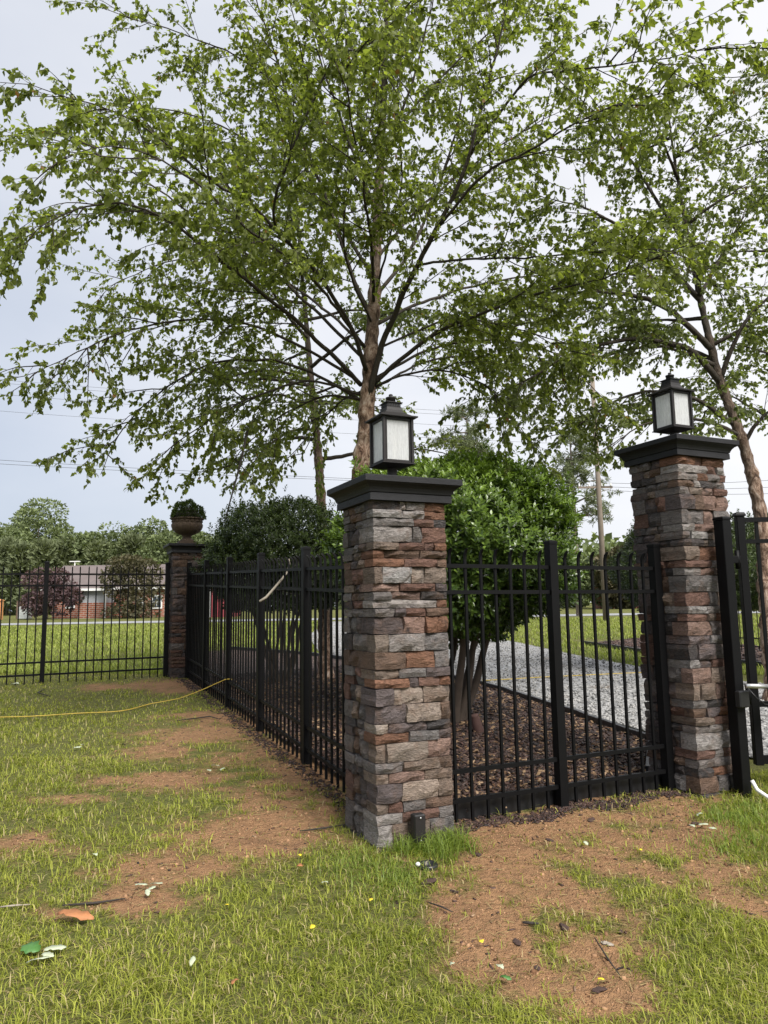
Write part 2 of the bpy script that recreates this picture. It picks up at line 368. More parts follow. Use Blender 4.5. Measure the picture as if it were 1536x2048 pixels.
gxs = spaced(-5., 4., 0, 0, .045, 900); gys = spaced(2.2, 9., 0, 0, .045, 900)
XX, YY = np.meshgrid(gxs, gys)
ZZ = gz(XX, np.maximum(YY, -20)) + relief(XX, YY)
nx_, ny_ = len(gxs), len(gys)
ii = (np.arange(ny_-1)[:, None]*nx_ + np.arange(nx_-1)[None]).ravel()
me = np_mesh('ground', np.stack([XX.ravel(), YY.ravel(), ZZ.ravel()], 1), np.stack([ii, ii+1, ii+1+nx_, ii+nx_], 1), True, {'soil': np.where(YY.ravel() > 14, 0, soil(XX, YY).ravel())})
tag(link('ground', me, MT['ground']), kind='structure')
def gsurf(x, y): return gz(x, y) + relief(x, y)
def patch_sheet(name, A, B, n, m, h, mat, edge_drop=0):
    """ruled sheet between polylines A and B (ground x,y), lifted h above the terrain"""
    def res(Pl, k):
        Pl = np.asarray(Pl, float); s = np.r_[0, np.cumsum(np.linalg.norm(np.diff(Pl, axis=0), axis=1))]
        t = np.linspace(0, s[-1], k); return np.stack([np.interp(t, s, Pl[:, i]) for i in (0, 1)], 1)
    A = res(A, n); B = res(B, n); t = np.linspace(0, 1, m)[None, :, None]
    Q = A[:, None]*(1-t) + B[:, None]*t; X, Y = Q[..., 0], Q[..., 1]
    Z = gsurf(X, Y) + h + .02*(fbm(X*3, Y*3, 5)-.5)
    i = (np.arange(n-1)[:, None]*m + np.arange(m-1)[None]).ravel()
    me = np_mesh(name, np.stack([X.ravel(), Y.ravel(), Z.ravel()], 1), np.stack([i, i+m, i+m+1, i+1], 1), True)
    o = tag(link(name, me, mat), kind='structure'); return o, A, B
EDGE = [uv(2.48, .42), (2.50, 7.0), (2.08, 8.6), (1.37, 10.8), (.2, 13.0), (-1.6, 15.4), (-3.6, 17.0)]
bedL = [uv(.42, .30), uv(.33, 2.0), uv(.33, 4.0), uv(.33, 6.0), uv(.33, 8.0), uv(.2, 10.5), (-4.6, 15.4)]
bed, bA, bB = patch_sheet('mulch_bed', bedL, EDGE, 70, 40, .035, MT['mulch'])
DR_FAR = [(8.5, 8.2), (6.2, 10.2), (4.9, 12.2), (4.2, 15.0), (3.6, 19.5), (2.9, 24.0), (1.0, 33.0), (0., 41.0)]
DR_NEAR = [(3.6, 5.9), (2.95, 6.9), (2.2, 8.62), (1.49, 10.85), (.3, 13.1), (-1.4, 15.6), (-2.6, 24.), (-3.2, 41.)]
drv, dA, dB = patch_sheet('gravel_drive', DR_NEAR, DR_FAR, 110, 40, .022, MT['gravel'])
bed2, b2A, b2B = patch_sheet('far_mulch_bed', [(9.5, 10.5), (7.2, 12.6), (6.0, 15.2), (5.2, 19.0)], [(12, 12.5), (10.5, 15.), (9.0, 18.), (7.4, 21.2)], 40, 20, .03, MT['mulch'])
road, rA, rB = patch_sheet('road', [(-90, 41.), (-40, 43.5), (0, 45.), (40, 47.), (120, 50.)], [(-90, 46.), (-40, 48.5), (0, 50.), (40, 52.), (120, 55.)], 60, 6, .02, MT['asphalt'])

# ------------------------------------------------------------------ stone pillars
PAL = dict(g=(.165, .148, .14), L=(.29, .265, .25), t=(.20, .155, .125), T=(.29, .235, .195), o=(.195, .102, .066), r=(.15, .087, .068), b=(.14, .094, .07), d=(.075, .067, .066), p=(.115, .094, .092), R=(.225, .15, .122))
def stone_mesh(Lx, Hz, D, bul, rg):
    nx = max(2, int(round(Lx/.045))); nz = 2 if Hz < .08 else 3
    g = .0022; X = np.linspace(-Lx/2+g, Lx/2-g, nx+1); Z = np.linspace(-Hz/2+g, Hz/2-g, nz+1)
    P = np.zeros((nz+1, nx+1, 3)); tilt = rg.normal(0, .07, 2); ph = rg.uniform(0, 6, 4)
    zt = rg.normal(0, .0022, nx+1).cumsum()*.6; zb = rg.normal(0, .0022, nx+1).cumsum()*.6; zt = np.clip(zt-zt.mean(), -.006, .006); zb = np.clip(zb-zb.mean(), -.006, .006)
    for j in range(nz+1):
        for i in range(nx+1):
            ed = (i in (0, nx))+(j in (0, nz)); t = j/nz
            y = -bul + tilt[0]*X[i]*.25 + tilt[1]*Z[j]*.7 + .006*math.sin(X[i]*38+Z[j]*30+ph[0]) + .004*math.sin(X[i]*21-Z[j]*55+ph[1]) + rg.normal(0, .0028)
            y += .009*(ed > 0) + .006*(ed > 1) + abs(rg.normal(0, .003))*(ed > 0)
            P[j, i] = (X[i]+(rg.normal(0, .002) if i in (0, nx) else rg.normal(0, .005)), y, Z[j]+zb[i]*(1-t)+zt[i]*t + (rg.normal(0, .004) if 0 < j < nz else 0))
    V = [tuple(p) for p in P.reshape(-1, 3)]; k = nx+1
    Fc = [(j*k+i, j*k+i+1, (j+1)*k+i+1, (j+1)*k+i) for j in range(nz) for i in range(nx)]
    ring = [i for i in range(k)] + [j*k+nx for j in range(1, nz+1)] + [nz*k+i for i in range(nx-1, -1, -1)] + [j*k for j in range(nz-1, 0, -1)]
    for dep in (.5, 1.):
        n0 = len(V); new = []
        for r_ in ring0 if dep == 1. else ring:
            x, y, z = V[r_]; sx_ = 1 if dep == 1. else 1+.008/max(abs(Lx), .05)
            new.append((x*sx_, D*dep + (rg.normal(0, .004) if dep < 1 else 0), z)); 
        V += new; src = ring0 if dep == 1. else ring; m = len(src); ring0 = list(range(n0, n0+m))
        for q in range(m):
            a, b = src[q], src[(q+1) % m]; c, d = ring0[(q+1) % m], ring0[q]; Fc.append((a, d, c, b))
    Fc.append(tuple(ring0[::-1]))
    me = bpy.data.meshes.new('stone'); me.from_pydata(V, [], Fc); me.update(); me.materials.append(MT['stone']); return me
P1_ROWS = [  # (relative height, 'colour:length ...') of the front face from the cap down
 (1.05,'d:22 L:5 L:15 o:18'),(1.05,'L:22 L:2 L:18 o:18'),(1,'g:34 r:17 d:11'),(1.95,'L:31 g:7 r:20'),(1,'t:20 r:22 r:7 o:11'),(1,'o:9 b:29 b:23'),(1.05,'o:25 r:28 b:9'),(2,'t:7 L:23 T:11 t:19'),
 (1,'R:20 r:28 p:10'),(1,'g:14 R:24 d:22'),(1,'L:52 o:9'),(1.05,'g:19 p:10 r:19 b:21'),(2.05,'p:22 R:17 o:9 o:9'),(2.1,'t:10 L:26 g:19'),(2.05,'b:25 o:24 g:12'),(1.1,'t:22 g:26 p:23'),
 (1.1,'o:29 p:8 r:17 o:10'),(2.0,'p:14 T:6 T:17 t:21'),(2.1,'p:23 T:27 b:8'),(1.1,'T:10 p:30 d:19'),(1.15,'o:27 g:24 p:11'),(2.15,'t:8 T:33 R:21'),(1.2,'g:21 t:28 b:11'),(1.2,'t:10 R:28 t:23'),
 (2.15,'p:20 T:29 t:12'),(1.2,'t:10 r:11 g:18 b:23'),(1.2,'L:20 r:29 g:12'),(2.3,'L:12 t:13 t:17 g:20'),(1.3,'t:30 g:30')]
def rand_rows(n, rg, keys, thick=.36):
    rows = []
    for _ in range(n):
        h = rg.uniform(1.85, 2.25) if rg.random() < thick else rg.uniform(.95, 1.2)
        k = int(rg.integers(2, 5)); 
        rows.append((h, ' '.join('%s:%d' % (keys[int(rg.integers(len(keys)))], rg.integers(9, 30)) for _ in range(k))))
    return rows
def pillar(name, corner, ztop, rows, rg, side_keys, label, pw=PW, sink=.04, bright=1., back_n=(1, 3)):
    c = corner + pw/2*U + pw/2*V_; zb = min(gzf(*(corner+a*U+b*V_)) for a in (0, pw) for b in (0, pw)) - sink
    root = empty(name, (c[0], c[1], zb), TH); Ht = ztop-zb
    MB().box((0, 0, Ht/2), (pw-.075, pw-.075, Ht)).build('core', MT['mortar'], root)
    tot = sum(r[0] for r in rows); z = Ht; cnt = 0
    def put(face, x0, x1, zc, h, dep, key):
        nonlocal cnt
        a = face*math.pi/2; Lx = x1-x0; xm = (x0+x1)/2; y = -pw/2
        bul = float(np.clip(rg.normal(.006, .007), -.005, .02))
        o = link('stone', stone_mesh(Lx, h, dep+.004, bul, rg), None, root, (xm*math.cos(a)-y*math.sin(a), xm*math.sin(a)+y*math.cos(a), zc), (rg.normal(0, .006), rg.normal(0, .006), a+rg.normal(0, .01)))
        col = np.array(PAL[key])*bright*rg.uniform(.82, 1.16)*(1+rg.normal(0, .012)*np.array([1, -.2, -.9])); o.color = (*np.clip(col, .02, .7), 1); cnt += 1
    def split(rg, n):
        w = rg.uniform(.6, 1.4, n); return w/w.sum()
    for hrel, spec in rows:
        h = hrel/tot*Ht; zc = z-h/2; z -= h; dz = rg.normal(0, .002)
        it = [(s.split(':')[0], float(s.split(':')[1])) for s in spec.split()]; tt = sum(i[1] for i in it); x = -pw/2
        dF = [rg.uniform(.09, .26), rg.uniform(.09, .22)]
        for k, (key, ln) in enumerate(it):
            w = ln/tt*pw; dep = dF[0] if k == 0 else dF[1] if k == len(it)-1 else .09
            put(0, x, x+w, zc, h, dep, key); x += w
        dB = [rg.uniform(.09, .2), rg.uniform(.09, .2)]; nb = int(rg.integers(*back_n)); x = -pw/2
        for k, f in enumerate(split(rg, nb)):
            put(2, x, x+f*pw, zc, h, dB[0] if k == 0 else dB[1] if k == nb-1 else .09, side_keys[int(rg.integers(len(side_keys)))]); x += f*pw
        # left face (index 3) runs from the back corner to the front corner, right face (1) from front to back
        a0, a1 = -pw/2+(dB[1] if nb > 1 else dB[0]), pw/2-dF[0]; n = max(1, int(round((a1-a0)/.13))) if a1-a0 > .06 else 0; x = a0
        if n:
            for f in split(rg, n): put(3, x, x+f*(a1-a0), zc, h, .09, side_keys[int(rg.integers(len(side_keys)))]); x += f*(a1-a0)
        a0, a1 = -pw/2+dF[1], pw/2-dB[0]; n = max(1, int(round((a1-a0)/.3))) if a1-a0 > .06 else 0; x = a0
        if n:
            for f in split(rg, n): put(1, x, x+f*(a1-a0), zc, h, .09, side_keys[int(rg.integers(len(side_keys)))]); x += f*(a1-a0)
    # moulded cap: band, cove, slab
    a = pw/2
    band = MB().sq([(a+.012, 0), (a+.028, 0), (a+.028, .043), (a+.022, .046)], (0, 0, Ht)).build('cap_band', MT['cap'], root)
    prof = [(a+.022, .046), (a+.03, .05), (a+.034, .062), (a+.042, .078), (a+.055, .092), (a+.07, .1), (a+.074, .104)]
    MB().sq(prof, (0, 0, Ht)).build('cap_cove', MT['cap'], root)
    MB().sq([(a+.074, .1045), (a+.081, .109), (a+.081, .142), (a+.076, .147), (a*.3, .158), (.02, .159)], (0, 0, Ht)).build('cap_slab', MT['cap'], root)
    tag(root, label, 'pillar'); return root, (c[0], c[1], ztop+.158)
rg1 = np.random.default_rng(3)
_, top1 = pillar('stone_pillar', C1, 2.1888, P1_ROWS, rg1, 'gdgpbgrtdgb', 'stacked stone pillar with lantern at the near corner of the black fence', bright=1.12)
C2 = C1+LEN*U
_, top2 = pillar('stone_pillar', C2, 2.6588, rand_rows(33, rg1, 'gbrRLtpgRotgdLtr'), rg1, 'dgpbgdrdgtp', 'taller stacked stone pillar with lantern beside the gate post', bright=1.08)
C3 = uv(0, 8.04)
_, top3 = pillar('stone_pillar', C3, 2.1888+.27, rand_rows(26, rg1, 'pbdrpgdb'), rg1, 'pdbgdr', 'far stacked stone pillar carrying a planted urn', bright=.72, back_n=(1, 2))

# ------------------------------------------------------------------ lanterns
def lantern(loc, label):
    r = empty('post_lantern', loc, TH); r.scale = (1.06, 1.06, .965); a = .104; h0, h1 = .075, .385; m = MT['bronze']
    MB().lathe([(.045, -.054), (.045, -.042), (.031, -.038), (.031, .05), (.04, .055)], 20).build('stem', m, r, True)
    MB().sq([(.05, .05), (a-.012, .062), (a+.006, .068), (a+.006, h0), (a-.002, h0+.003)]).build('base_plate', m, r)
    for sx_, sy_ in ((-1, -1), (1, -1), (1, 1), (-1, 1)):
        MB().bbox((sx_*(a-.008), sy_*(a-.008), (h0+h1)/2+.0015), (.018, .018, h1-h0+.003), .003).build('corner_post', m, r)
    for k in range(4):
        an = k*math.pi/2; f = MB(); w = a-.019
        for z in (h0+.011, h1-.011): f.bbox((0, -a+.011, z), (2*w, .012, .016), .002)
        for s in (-1, 1): f.bbox((s*(w-.006), -a+.0115, (h0+h1)/2), (.010, .009, h1-h0-.042), .0015)
        f.build('pane_frame', m, r, rot=(0, 0, an))
        MB().box((0, -a+.014, (h0+h1)/2), (2*w-.022, .003, h1-h0-.04)).build('pane', MT['glass'], r, rot=(0, 0, an))
    MB().sq([(a+.0, h1), (a+.022, h1+.004), (a+.022, h1+.014), (a-.008, h1+.024), (.066, h1+.045), (.054, h1+.066), (.05, h1+.085), (.05, h1+.09)]).build('roof', m, r)
    MB().sq([(.046, h1+.09), (.046, h1+.118)]).build('vent_neck', m, r)
    for k in range(4):
        for j in range(7):
            MB().box((-.036+j*.012, -.0475, h1+.104), (.005, .003, .02)).build('vent_slot', MT['plastic'], r, rot=(0, 0, k*math.pi/2))
    MB().sq([(.056, h1+.118), (.056, h1+.124)]).build('neck_plate', m, r)
    MB().lathe([(.03, h1+.124), (.03, h1+.156), (.033, h1+.158), (.033, h1+.166), (.014, h1+.17), (.011, h1+.176), (.014, h1+.183), (.01, h1+.19)], 20).build('chimney', m, r, True)
    for k in range(3):
        t = k*2.094+.5; MB().lathe([(.018, h0+.01), (.02, h0+.05), (.011, h0+.052), (.011, h0+.13), (.016, h0+.15), (.012, h0+.185), (.002, h0+.21)], 12, (math.cos(t)*.036, math.sin(t)*.036, 0)).build('candle_sleeve', MT['candle'], r, True)
    return tag(r, label, 'lantern', 'bronze pillar lanterns')
lantern((top1[0], top1[1], top1[2]+.05), 'dark bronze box lantern on the pillar at the fence corner')
lantern((top2[0], top2[1], top2[2]+.05), 'dark bronze box lantern on the tall pillar beside the gate')

# ------------------------------------------------------------------ urn and its clipped plant on the far pillar
ur = empty('urn', top3, TH)
MB().bbox((0, 0, .018), (.30, .30, .045), .006).build('plinth', MT['urn'], ur)
MB().lathe([(.125, .04), (.125, .06), (.10, .075), (.075, .10), (.068, .13), (.085, .145), (.09, .155)], 32).build('foot', MT['urn'], ur, True)
lob = lambda t, k: 1+.028*abs(math.sin(t*9)) if 1 <= k <= 6 else 1
MB().lathe([(.085, .152), (.14, .17), (.19, .20), (.232, .245), (.25, .29), (.253, .325), (.243, .345), (.247, .349)], 144, mod=lob).build('bowl', MT['urn'], ur, True)
MB().lathe([(.247, .348), (.243, .358), (.244, .40), (.252, .41)], 48).build('frieze', MT['urn'], ur, True)
for k in range(18):
    t = k*2*math.pi/18; MB().bbox((math.cos(t)*.246, math.sin(t)*.246, .38), (.02, .055, .03), .006, t).build('frieze_tile', MT['urn'], ur)
MB().lathe([(.25, .408), (.272, .414), (.278, .424), (.272, .436), (.25, .438), (.2, .43)], 48).build('rim', MT['urn'], ur, True)

LEAFV = np.array([(0, 0, 0), (.36, .32, .10), (.42, -.32, .10), (.72, .22, .02), (.74, -.22, .02), (1, 0, -.10), (.4, 0, -.02), (.74, 0, -.05)])
LEAFF = np.array([(0, 6, 1), (0, 2, 6), (6, 7, 3), (6, 3, 1), (6, 4, 7), (6, 2, 4), (7, 5, 3), (7, 4, 5)])
LEAF4V = np.array([(0, 0, 0), (.45, .34, .09), (.45, -.34, .09), (1, 0, -.10), (.48, 0, -.02)])
LEAF4F = np.array([(0, 4, 1), (0, 2, 4), (4, 3, 1), (4, 2, 3)])
LEAF2V = np.array([(0, 0, 0), (.45, .36, .10), (1, 0, -.06), (.45, -.36, .10)]); LEAF2F = np.array([(0, 2, 1), (0, 3, 2)])
NL2V = np.array([(0, 0, 0), (.5, .23, .08), (1, 0, -.04), (.5, -.23, .08)])
NLV = np.array([(0, 0, 0), (.5, .20, .07), (.5, -.20, .07), (1, 0, -.06), (.5, 0, 0)])
def leaf_cloud(name, P, D, N, size, tint, tV=LEAF4V, tF=LEAF4F, widen=1.):
    """P base points, D pointing direction, N approximate up normal"""
    D = D/np.linalg.norm(D, axis=1, keepdims=True); Sd = np.cross(N, D); Sd /= np.linalg.norm(Sd, axis=1, keepdims=True)+1e-9; Nn = np.cross(D, Sd)
    v = P[:, None] + size[:, None, None]*(tV[None, :, 0:1]*D[:, None] + widen*tV[None, :, 1:2]*Sd[:, None] + tV[None, :, 2:3]*Nn[:, None])
    n, k = v.shape[:2]; Fc = (tF[None] + (np.arange(n)*k)[:, None, None]).reshape(-1, 3)
    return np_mesh(name, v.reshape(-1, 3), Fc, False, {'tint': np.repeat(tint, k)})
def unit(n, rg):
    v = rg.normal(size=(n, 3)); return v/np.linalg.norm(v, axis=1, keepdims=True)
n = 2600; d = unit(n, RNG); d[:, 2] = abs(d[:, 2]); rr = RNG.uniform(.8, 1.0, n)
P = d*np.array([.27, .27, .30])*rr[:, None]*(1+.08*np.sin(d[:, :1]*9)); P[:, 2] += .43
o = link('foliage', leaf_cloud('foliage', P, d+.5*unit(n, RNG), unit(n, RNG)+(0, 0, .5), RNG.uniform(.03, .055, n), RNG.random(n)**1.6*.8, NLV), MT['shrubd'])
pl = empty('urn_plant', (top3[0], top3[1], top3[2])); o.parent = pl; tag(o, kind='stuff')
MB().lathe([(.235, .43), (.2, .52), (.1, .61), (.01, .63)], 16).build('inner_core', MT['twigd'], pl, True)  # dark solid core filling the inside of the leaf mound
tag(pl, 'dark green clipped mound of foliage growing in the urn', 'plant')
tag(ur, 'weathered tan footed urn with lobed bowl on the far pillar', 'urn')

# ------------------------------------------------------------------ black fences: posts, rails, pickets
def picket_mesh():
    m = MB(); h = 1.775; w = .0088
    path = [(0, 0.0), (0, h-.075), (-.003, h-.05), (-.011, h-.028), (-.024, h-.011), (-.038, h-.002)]
    rings = []
    for i, (y, z) in enumerate(path):
        a = w*(1 if i < 4 else .8 if i == 4 else .35); tz = (0, 0, .15, .5, .75, .9)[i]
        cy, sy = math.cos(tz), math.sin(tz)
        rings.append([(sx_*a, y+ty*a*cy, z+ty*a*sy) for sx_, ty in ((-1, -1), (1, -1), (1, 1), (-1, 1))])
    m.loft(rings, True, True); me = m.mesh('picket'); me.materials.append(MT['fence']); return me
PICK = picket_mesh()
RAILS = (1.655, 1.478, .318, .135)
def fence(name, A, B, posts, label, group, outward, step=.121, endposts=(True, True), foot=.0):
    """A,B ground points; posts: distances of posts from A; outward: +1/-1 sign so that picket tips bend to the outside"""
    A = np.array(A); B = np.array(B); L = np.linalg.norm(B-A); d = (B-A)/L; rz = math.atan2(d[1], d[0]); 
    root = empty(name, (A[0], A[1], gzf(*A)), rz); z0 = gzf(*A)
    zl = lambda s: gzf(*(A+d*s))-z0
    pm = MB().box((0, 0, .90), (.066, .066, 1.84)).mesh('post'); pm.materials.append(MT['fence'])
    cm = MB().sq([(.0365, 1.822), (.0365, 1.84), (.030, 1.847), (.004, 1.853)]).mesh('post_cap'); cm.materials.append(MT['fence'])
    for s in posts:
        p = link('post', pm, None, root, (s, 0, zl(s))); link('post_cap', cm, None, p)
    ps = sorted(posts)
    for a, b in zip(ps[:-1], ps[1:]):
        for h in RAILS:
            MB().beam((a+.0335, 0, zl(a)+h), (b-.0335, 0, zl(b)+h), .028, .027).build('rail', MT['fence'], root)
        n = int(round((b-a)/step)); st = (b-a)/n
        for k in range(1, n):
            s = a+st*k; zz = zl(a)+(zl(b)-zl(a))*(s-a)/(b-a)
            o = link('picket', PICK, None, root, (s+RNG.normal(0, .0012), -.0 , zz+.0), (RNG.normal(0, .0025), RNG.normal(0, .0025), 0 if outward > 0 else math.pi))
            o.scale = (1, 1, 1)
    tag(root, label, 'fence', group); return root
GF = 'black picket fence runs of the yard'
fence('picket_fence', uv(PW+.0, PW/2), uv(LEN, PW/2), [.045, 1.518-PW, LEN-PW-.045], 'short black metal picket fence between the two lantern pillars', GF, 1)
fence('picket_fence', uv(PW/2, 8.04), uv(PW/2, PW), [.045]+[8.04-(2.044+1.4999*k) for k in (3, 2, 1, 0)]+[8.04-PW-.045], 'long black metal picket fence receding from the near pillar to the urn pillar', GF, 1)
fence('picket_fence', uv(-5.6, 8.04+PW/2), uv(0, 8.04+PW/2), [.1, 1.85, 3.75, 5.555], 'black metal picket fence left of the urn pillar with lawn behind', GF, 1)
q = at(1600, 1305, 15.5); p0 = (9.6, 13.2); p1 = (5.4+2.2, 17.6)
fence('picket_fence', (11.4, 14.0), (7.9, 16.6), [.05, 2.2, 4.3], 'distant black picket fence glimpsed behind the gate', GF, 1)

# black edging boards
def edging(name, pts, h, w, label):
    r = MB(); P = [Vector((p[0], p[1], float(gsurf(p[0], p[1]))+h/2)) for p in pts]; rings = []
    for i, p in enumerate(P):
        d = (P[min(i+1, len(P)-1)]-P[max(i-1, 0)]).normalized(); s = Vector((-d.y, d.x, 0))*w/2
        rings.append([p-s-Vector((0, 0, h*.8)), p+s-Vector((0, 0, h*.8)), p+s+Vector((0, 0, h/2)), p-s+Vector((0, 0, h/2))])
    o = r.loft(rings, True, True).build(name, MT['plastic']); return tag(o, label, 'edging')
edging('garden_edging', [uv(PW+.01+k*.2, PW/2+.07) for k in range(11)], .11, .02, 'black edging board along the foot of the short front fence')
edging('garden_edging', [tuple(p) for p in bB[1:]], .10, .05, 'dark edging strip curving between mulch bed and gravel drive')
edging('garden_edging', [tuple(p) for p in b2A], .10, .05, 'dark edging strip of the mulch bed beyond the gravel drive')

# ------------------------------------------------------------------ gate post, gate leaf, operator arm
gp = np.array([2.575, 5.425]); gzp = gzf(*gp)
pr_ = empty('gate_post', (gp[0], gp[1], gzp), TH)
MB().bbox((0, 0, .99), (.088, .088, 2.06), .004).build('post', MT['fence'], pr_)
MB().sq([(.047, 2.021), (.047, 2.036), (.036, 2.046), (.008, 2.05)]).build('post_cap', MT['fence'], pr_)
for z in (1.72, .72):
    h = MB().bbox((.085, -.02, z), (.10, .03, .06), .006).build('hinge', MT['fence'], pr_)
    MB().lathe([(.018, -.07), (.018, .07)], 12, (.11, -.02, z)).build('hinge_pin', MT['fence'], h, True)
MB().bbox((-.015, -.07, .70), (.10, .05, .12), .008).build('bracket', MT['plastic'], pr_)
tag(pr_, 'thick black square gate post against the tall pillar', 'post')
ga = np.array([2.815, 5.64]); gr_ = empty('gate', (ga[0], ga[1], gzf(*ga)), math.radians(-4)); GZ0, GZ1 = .17, 2.07
MB().bbox((0, 0, (GZ0+GZ1)/2), (.06, .06, GZ1-GZ0), .004).build('stile', MT['fence'], gr_)
MB().sq([(.038, GZ1), (.038, GZ1+.012), (.03, GZ1+.03), (.004, GZ1+.034)]).build('stile_cap', MT['fence'], gr_)
MB().bbox((1.9, 0, (GZ0+GZ1)/2), (.06, .06, GZ1-GZ0), .004).build('stile', MT['fence'], gr_)
for z, w in ((GZ1-.03, .035), (GZ1-.20, .03), (.62, .04), (GZ0+.04, .06)):
    MB().box((.95, 0, z), (1.84, .04, w)).build('rail', MT['fence'], gr_)
for k in range(1, 15):
    MB().box((k*.127, .001, (GZ0+GZ1)/2), (.022, .022, GZ1-GZ0-.06)).build('picket', MT['fence'], gr_)
tag(gr_, 'black metal driveway gate leaf standing partly open at the right edge', 'gate')
oa = empty('gate_opener', (gp[0]+.02, gp[1]-.13, gzp))
MB().tube([(0, 0, .80), (.22, .06, .785)], .017, 10).build('arm', MT['steel'], oa, True)
MB().bbox((.36, .09, .765), (.28, .10, .13), .02, .1).build('housing', MT['plastic'], oa)
MB().tube([(.0, -.02, .79), (.05, -.04, .72), (.12, -.02, .67), (.22, .02, .66), (.32, .05, .70)], .004, 6).build('cable', MT['plastic'], oa, True)
tag(oa, 'gate opener with grey arm and black housing on the gate post', 'gate opener')
cz = gzf(2.8, 5.35)
tag(MB().tube([(gp[0]+.03, gp[1]-.085, cz+.14), (gp[0]+.05, gp[1]-.11, cz+.08), (gp[0]+.1, gp[1]-.16, cz+.04), (gp[0]+.2, gp[1]-.25, cz+.022), (gp[0]+.42, gp[1]-.36, cz+.012)], .014, 12).build('conduit', MT['pvc'], None, True), 'curved white plastic conduit at the foot of the gate post', 'pipe')

# ------------------------------------------------------------------ small black boxes at the pillar feet
def footbox(loc, rz, size, label):
    r = empty('outlet_box', loc, rz); a, b, c = size
    MB().bbox((0, 0, c/2), (a, b, c), .004).build('body', MT['plastic'], r)
    MB().bbox((0, -b/2-.003, c/2), (a*.92, .006, c*.94), .002).build('cover', MT['bronze'], r)
    for z in (.1, .9): MB().lathe([(.0055, 0), (.0055, .004), (.002, .006)], 10).build('screw', MT['steel'], r, True, (0, -b/2-.006, c*z), (math.pi/2, 0, 0))
    tag(r, label, 'outlet box', 'black boxes at the pillar feet')
q = uv(.235, -.055); footbox((q[0], q[1], gzf(*q)+.045), TH, (.072, .055, .155), 'small black weatherproof box in the tall grass at the near pillar foot')
q = uv(LEN+.37, -.05); footbox((q[0], q[1], gzf(*q)+.0), TH, (.10, .06, .17), 'small black box at the foot of the gate pillar')
q = uv(.36, 7.98); footbox((q[0], q[1], gzf(*q)), TH, (.10, .06, .17), 'small black box at the foot of the urn pillar')

# ------------------------------------------------------------------ trees
def spline(P, step=.1):
    P = np.asarray(P, float); Q = np.vstack([2*P[0]-P[1], P, 2*P[-1]-P[-2]]); out = []
    for i in range(1, len(Q)-2):
        p0, p1, p2, p3 = Q[i-1:i+3]; n = max(2, int(np.linalg.norm(p2-p1)/step))
        for t in np.linspace(0, 1, n, endpoint=False):
            out.append(.5*((2*p1)+(p2-p0)*t+(2*p0-5*p1+4*p2-p3)*t*t+(3*p1-p0-3*p2+p3)*t**3))
    out.append(P[-1]); return np.array(out)
def rad_mesh(name, tubes, sides, rough=0.):
    """tubes: list of (pts, radii); one mesh with the radius kept as a point attribute"""
    m = MB(); ra = []
    for P, r in tubes:
        n0 = len(m.v); m.tube(P, list(r), sides); ra += list(np.repeat(r, sides))
        if rough:
            C = np.repeat(np.asarray(P), sides, 0); v = np.array([tuple(q) for q in m.v[n0:]]); v = C+(v-C)*(1+RNG.normal(0, rough, len(v)))[:, None]; m.v[n0:] = [tuple(q) for q in v]
    me = m.mesh(name, True); t = me.attributes.new('rad', 'FLOAT', 'POINT'); t.data.foreach_set('value', np.array(ra, np.float32)); me.materials.append(MT['bark']); return me
def twig_mesh(name, T, R0, R1):
    """T (n,k,3) polylines -> three-sided tapering twigs"""
    n, k = T.shape[:2]; d = T[:, -1]-T[:, 0]; a = np.cross(d, unit(n, RNG)); a /= np.linalg.norm(a, axis=1, keepdims=True)+1e-9
    b = np.cross(d, a); b /= np.linalg.norm(b, axis=1, keepdims=True)+1e-9
    r = (R0[:, None]*(1-np.linspace(0, 1, k))+R1*np.linspace(0, 1, k))[..., None, None]
    an = np.arange(3)*2*math.pi/3; ring = np.cos(an)[None, None, :, None]*a[:, None, None]+np.sin(an)[None, None, :, None]*b[:, None, None]
    V = (T[:, :, None]+ring*r).reshape(-1, 3); base = np.arange(n)[:, None, None]*k*3 + np.arange(k-1)[None, :, None]*3; j = np.arange(3)[None, None]
    a0 = base+j; b0 = base+(j+1) % 3; Fc = np.stack([a0, b0, b0+3, a0+3], -1).reshape(-1, 4)
    return np_mesh(name, V, Fc, True, {'rad': np.full(len(V), .006)})
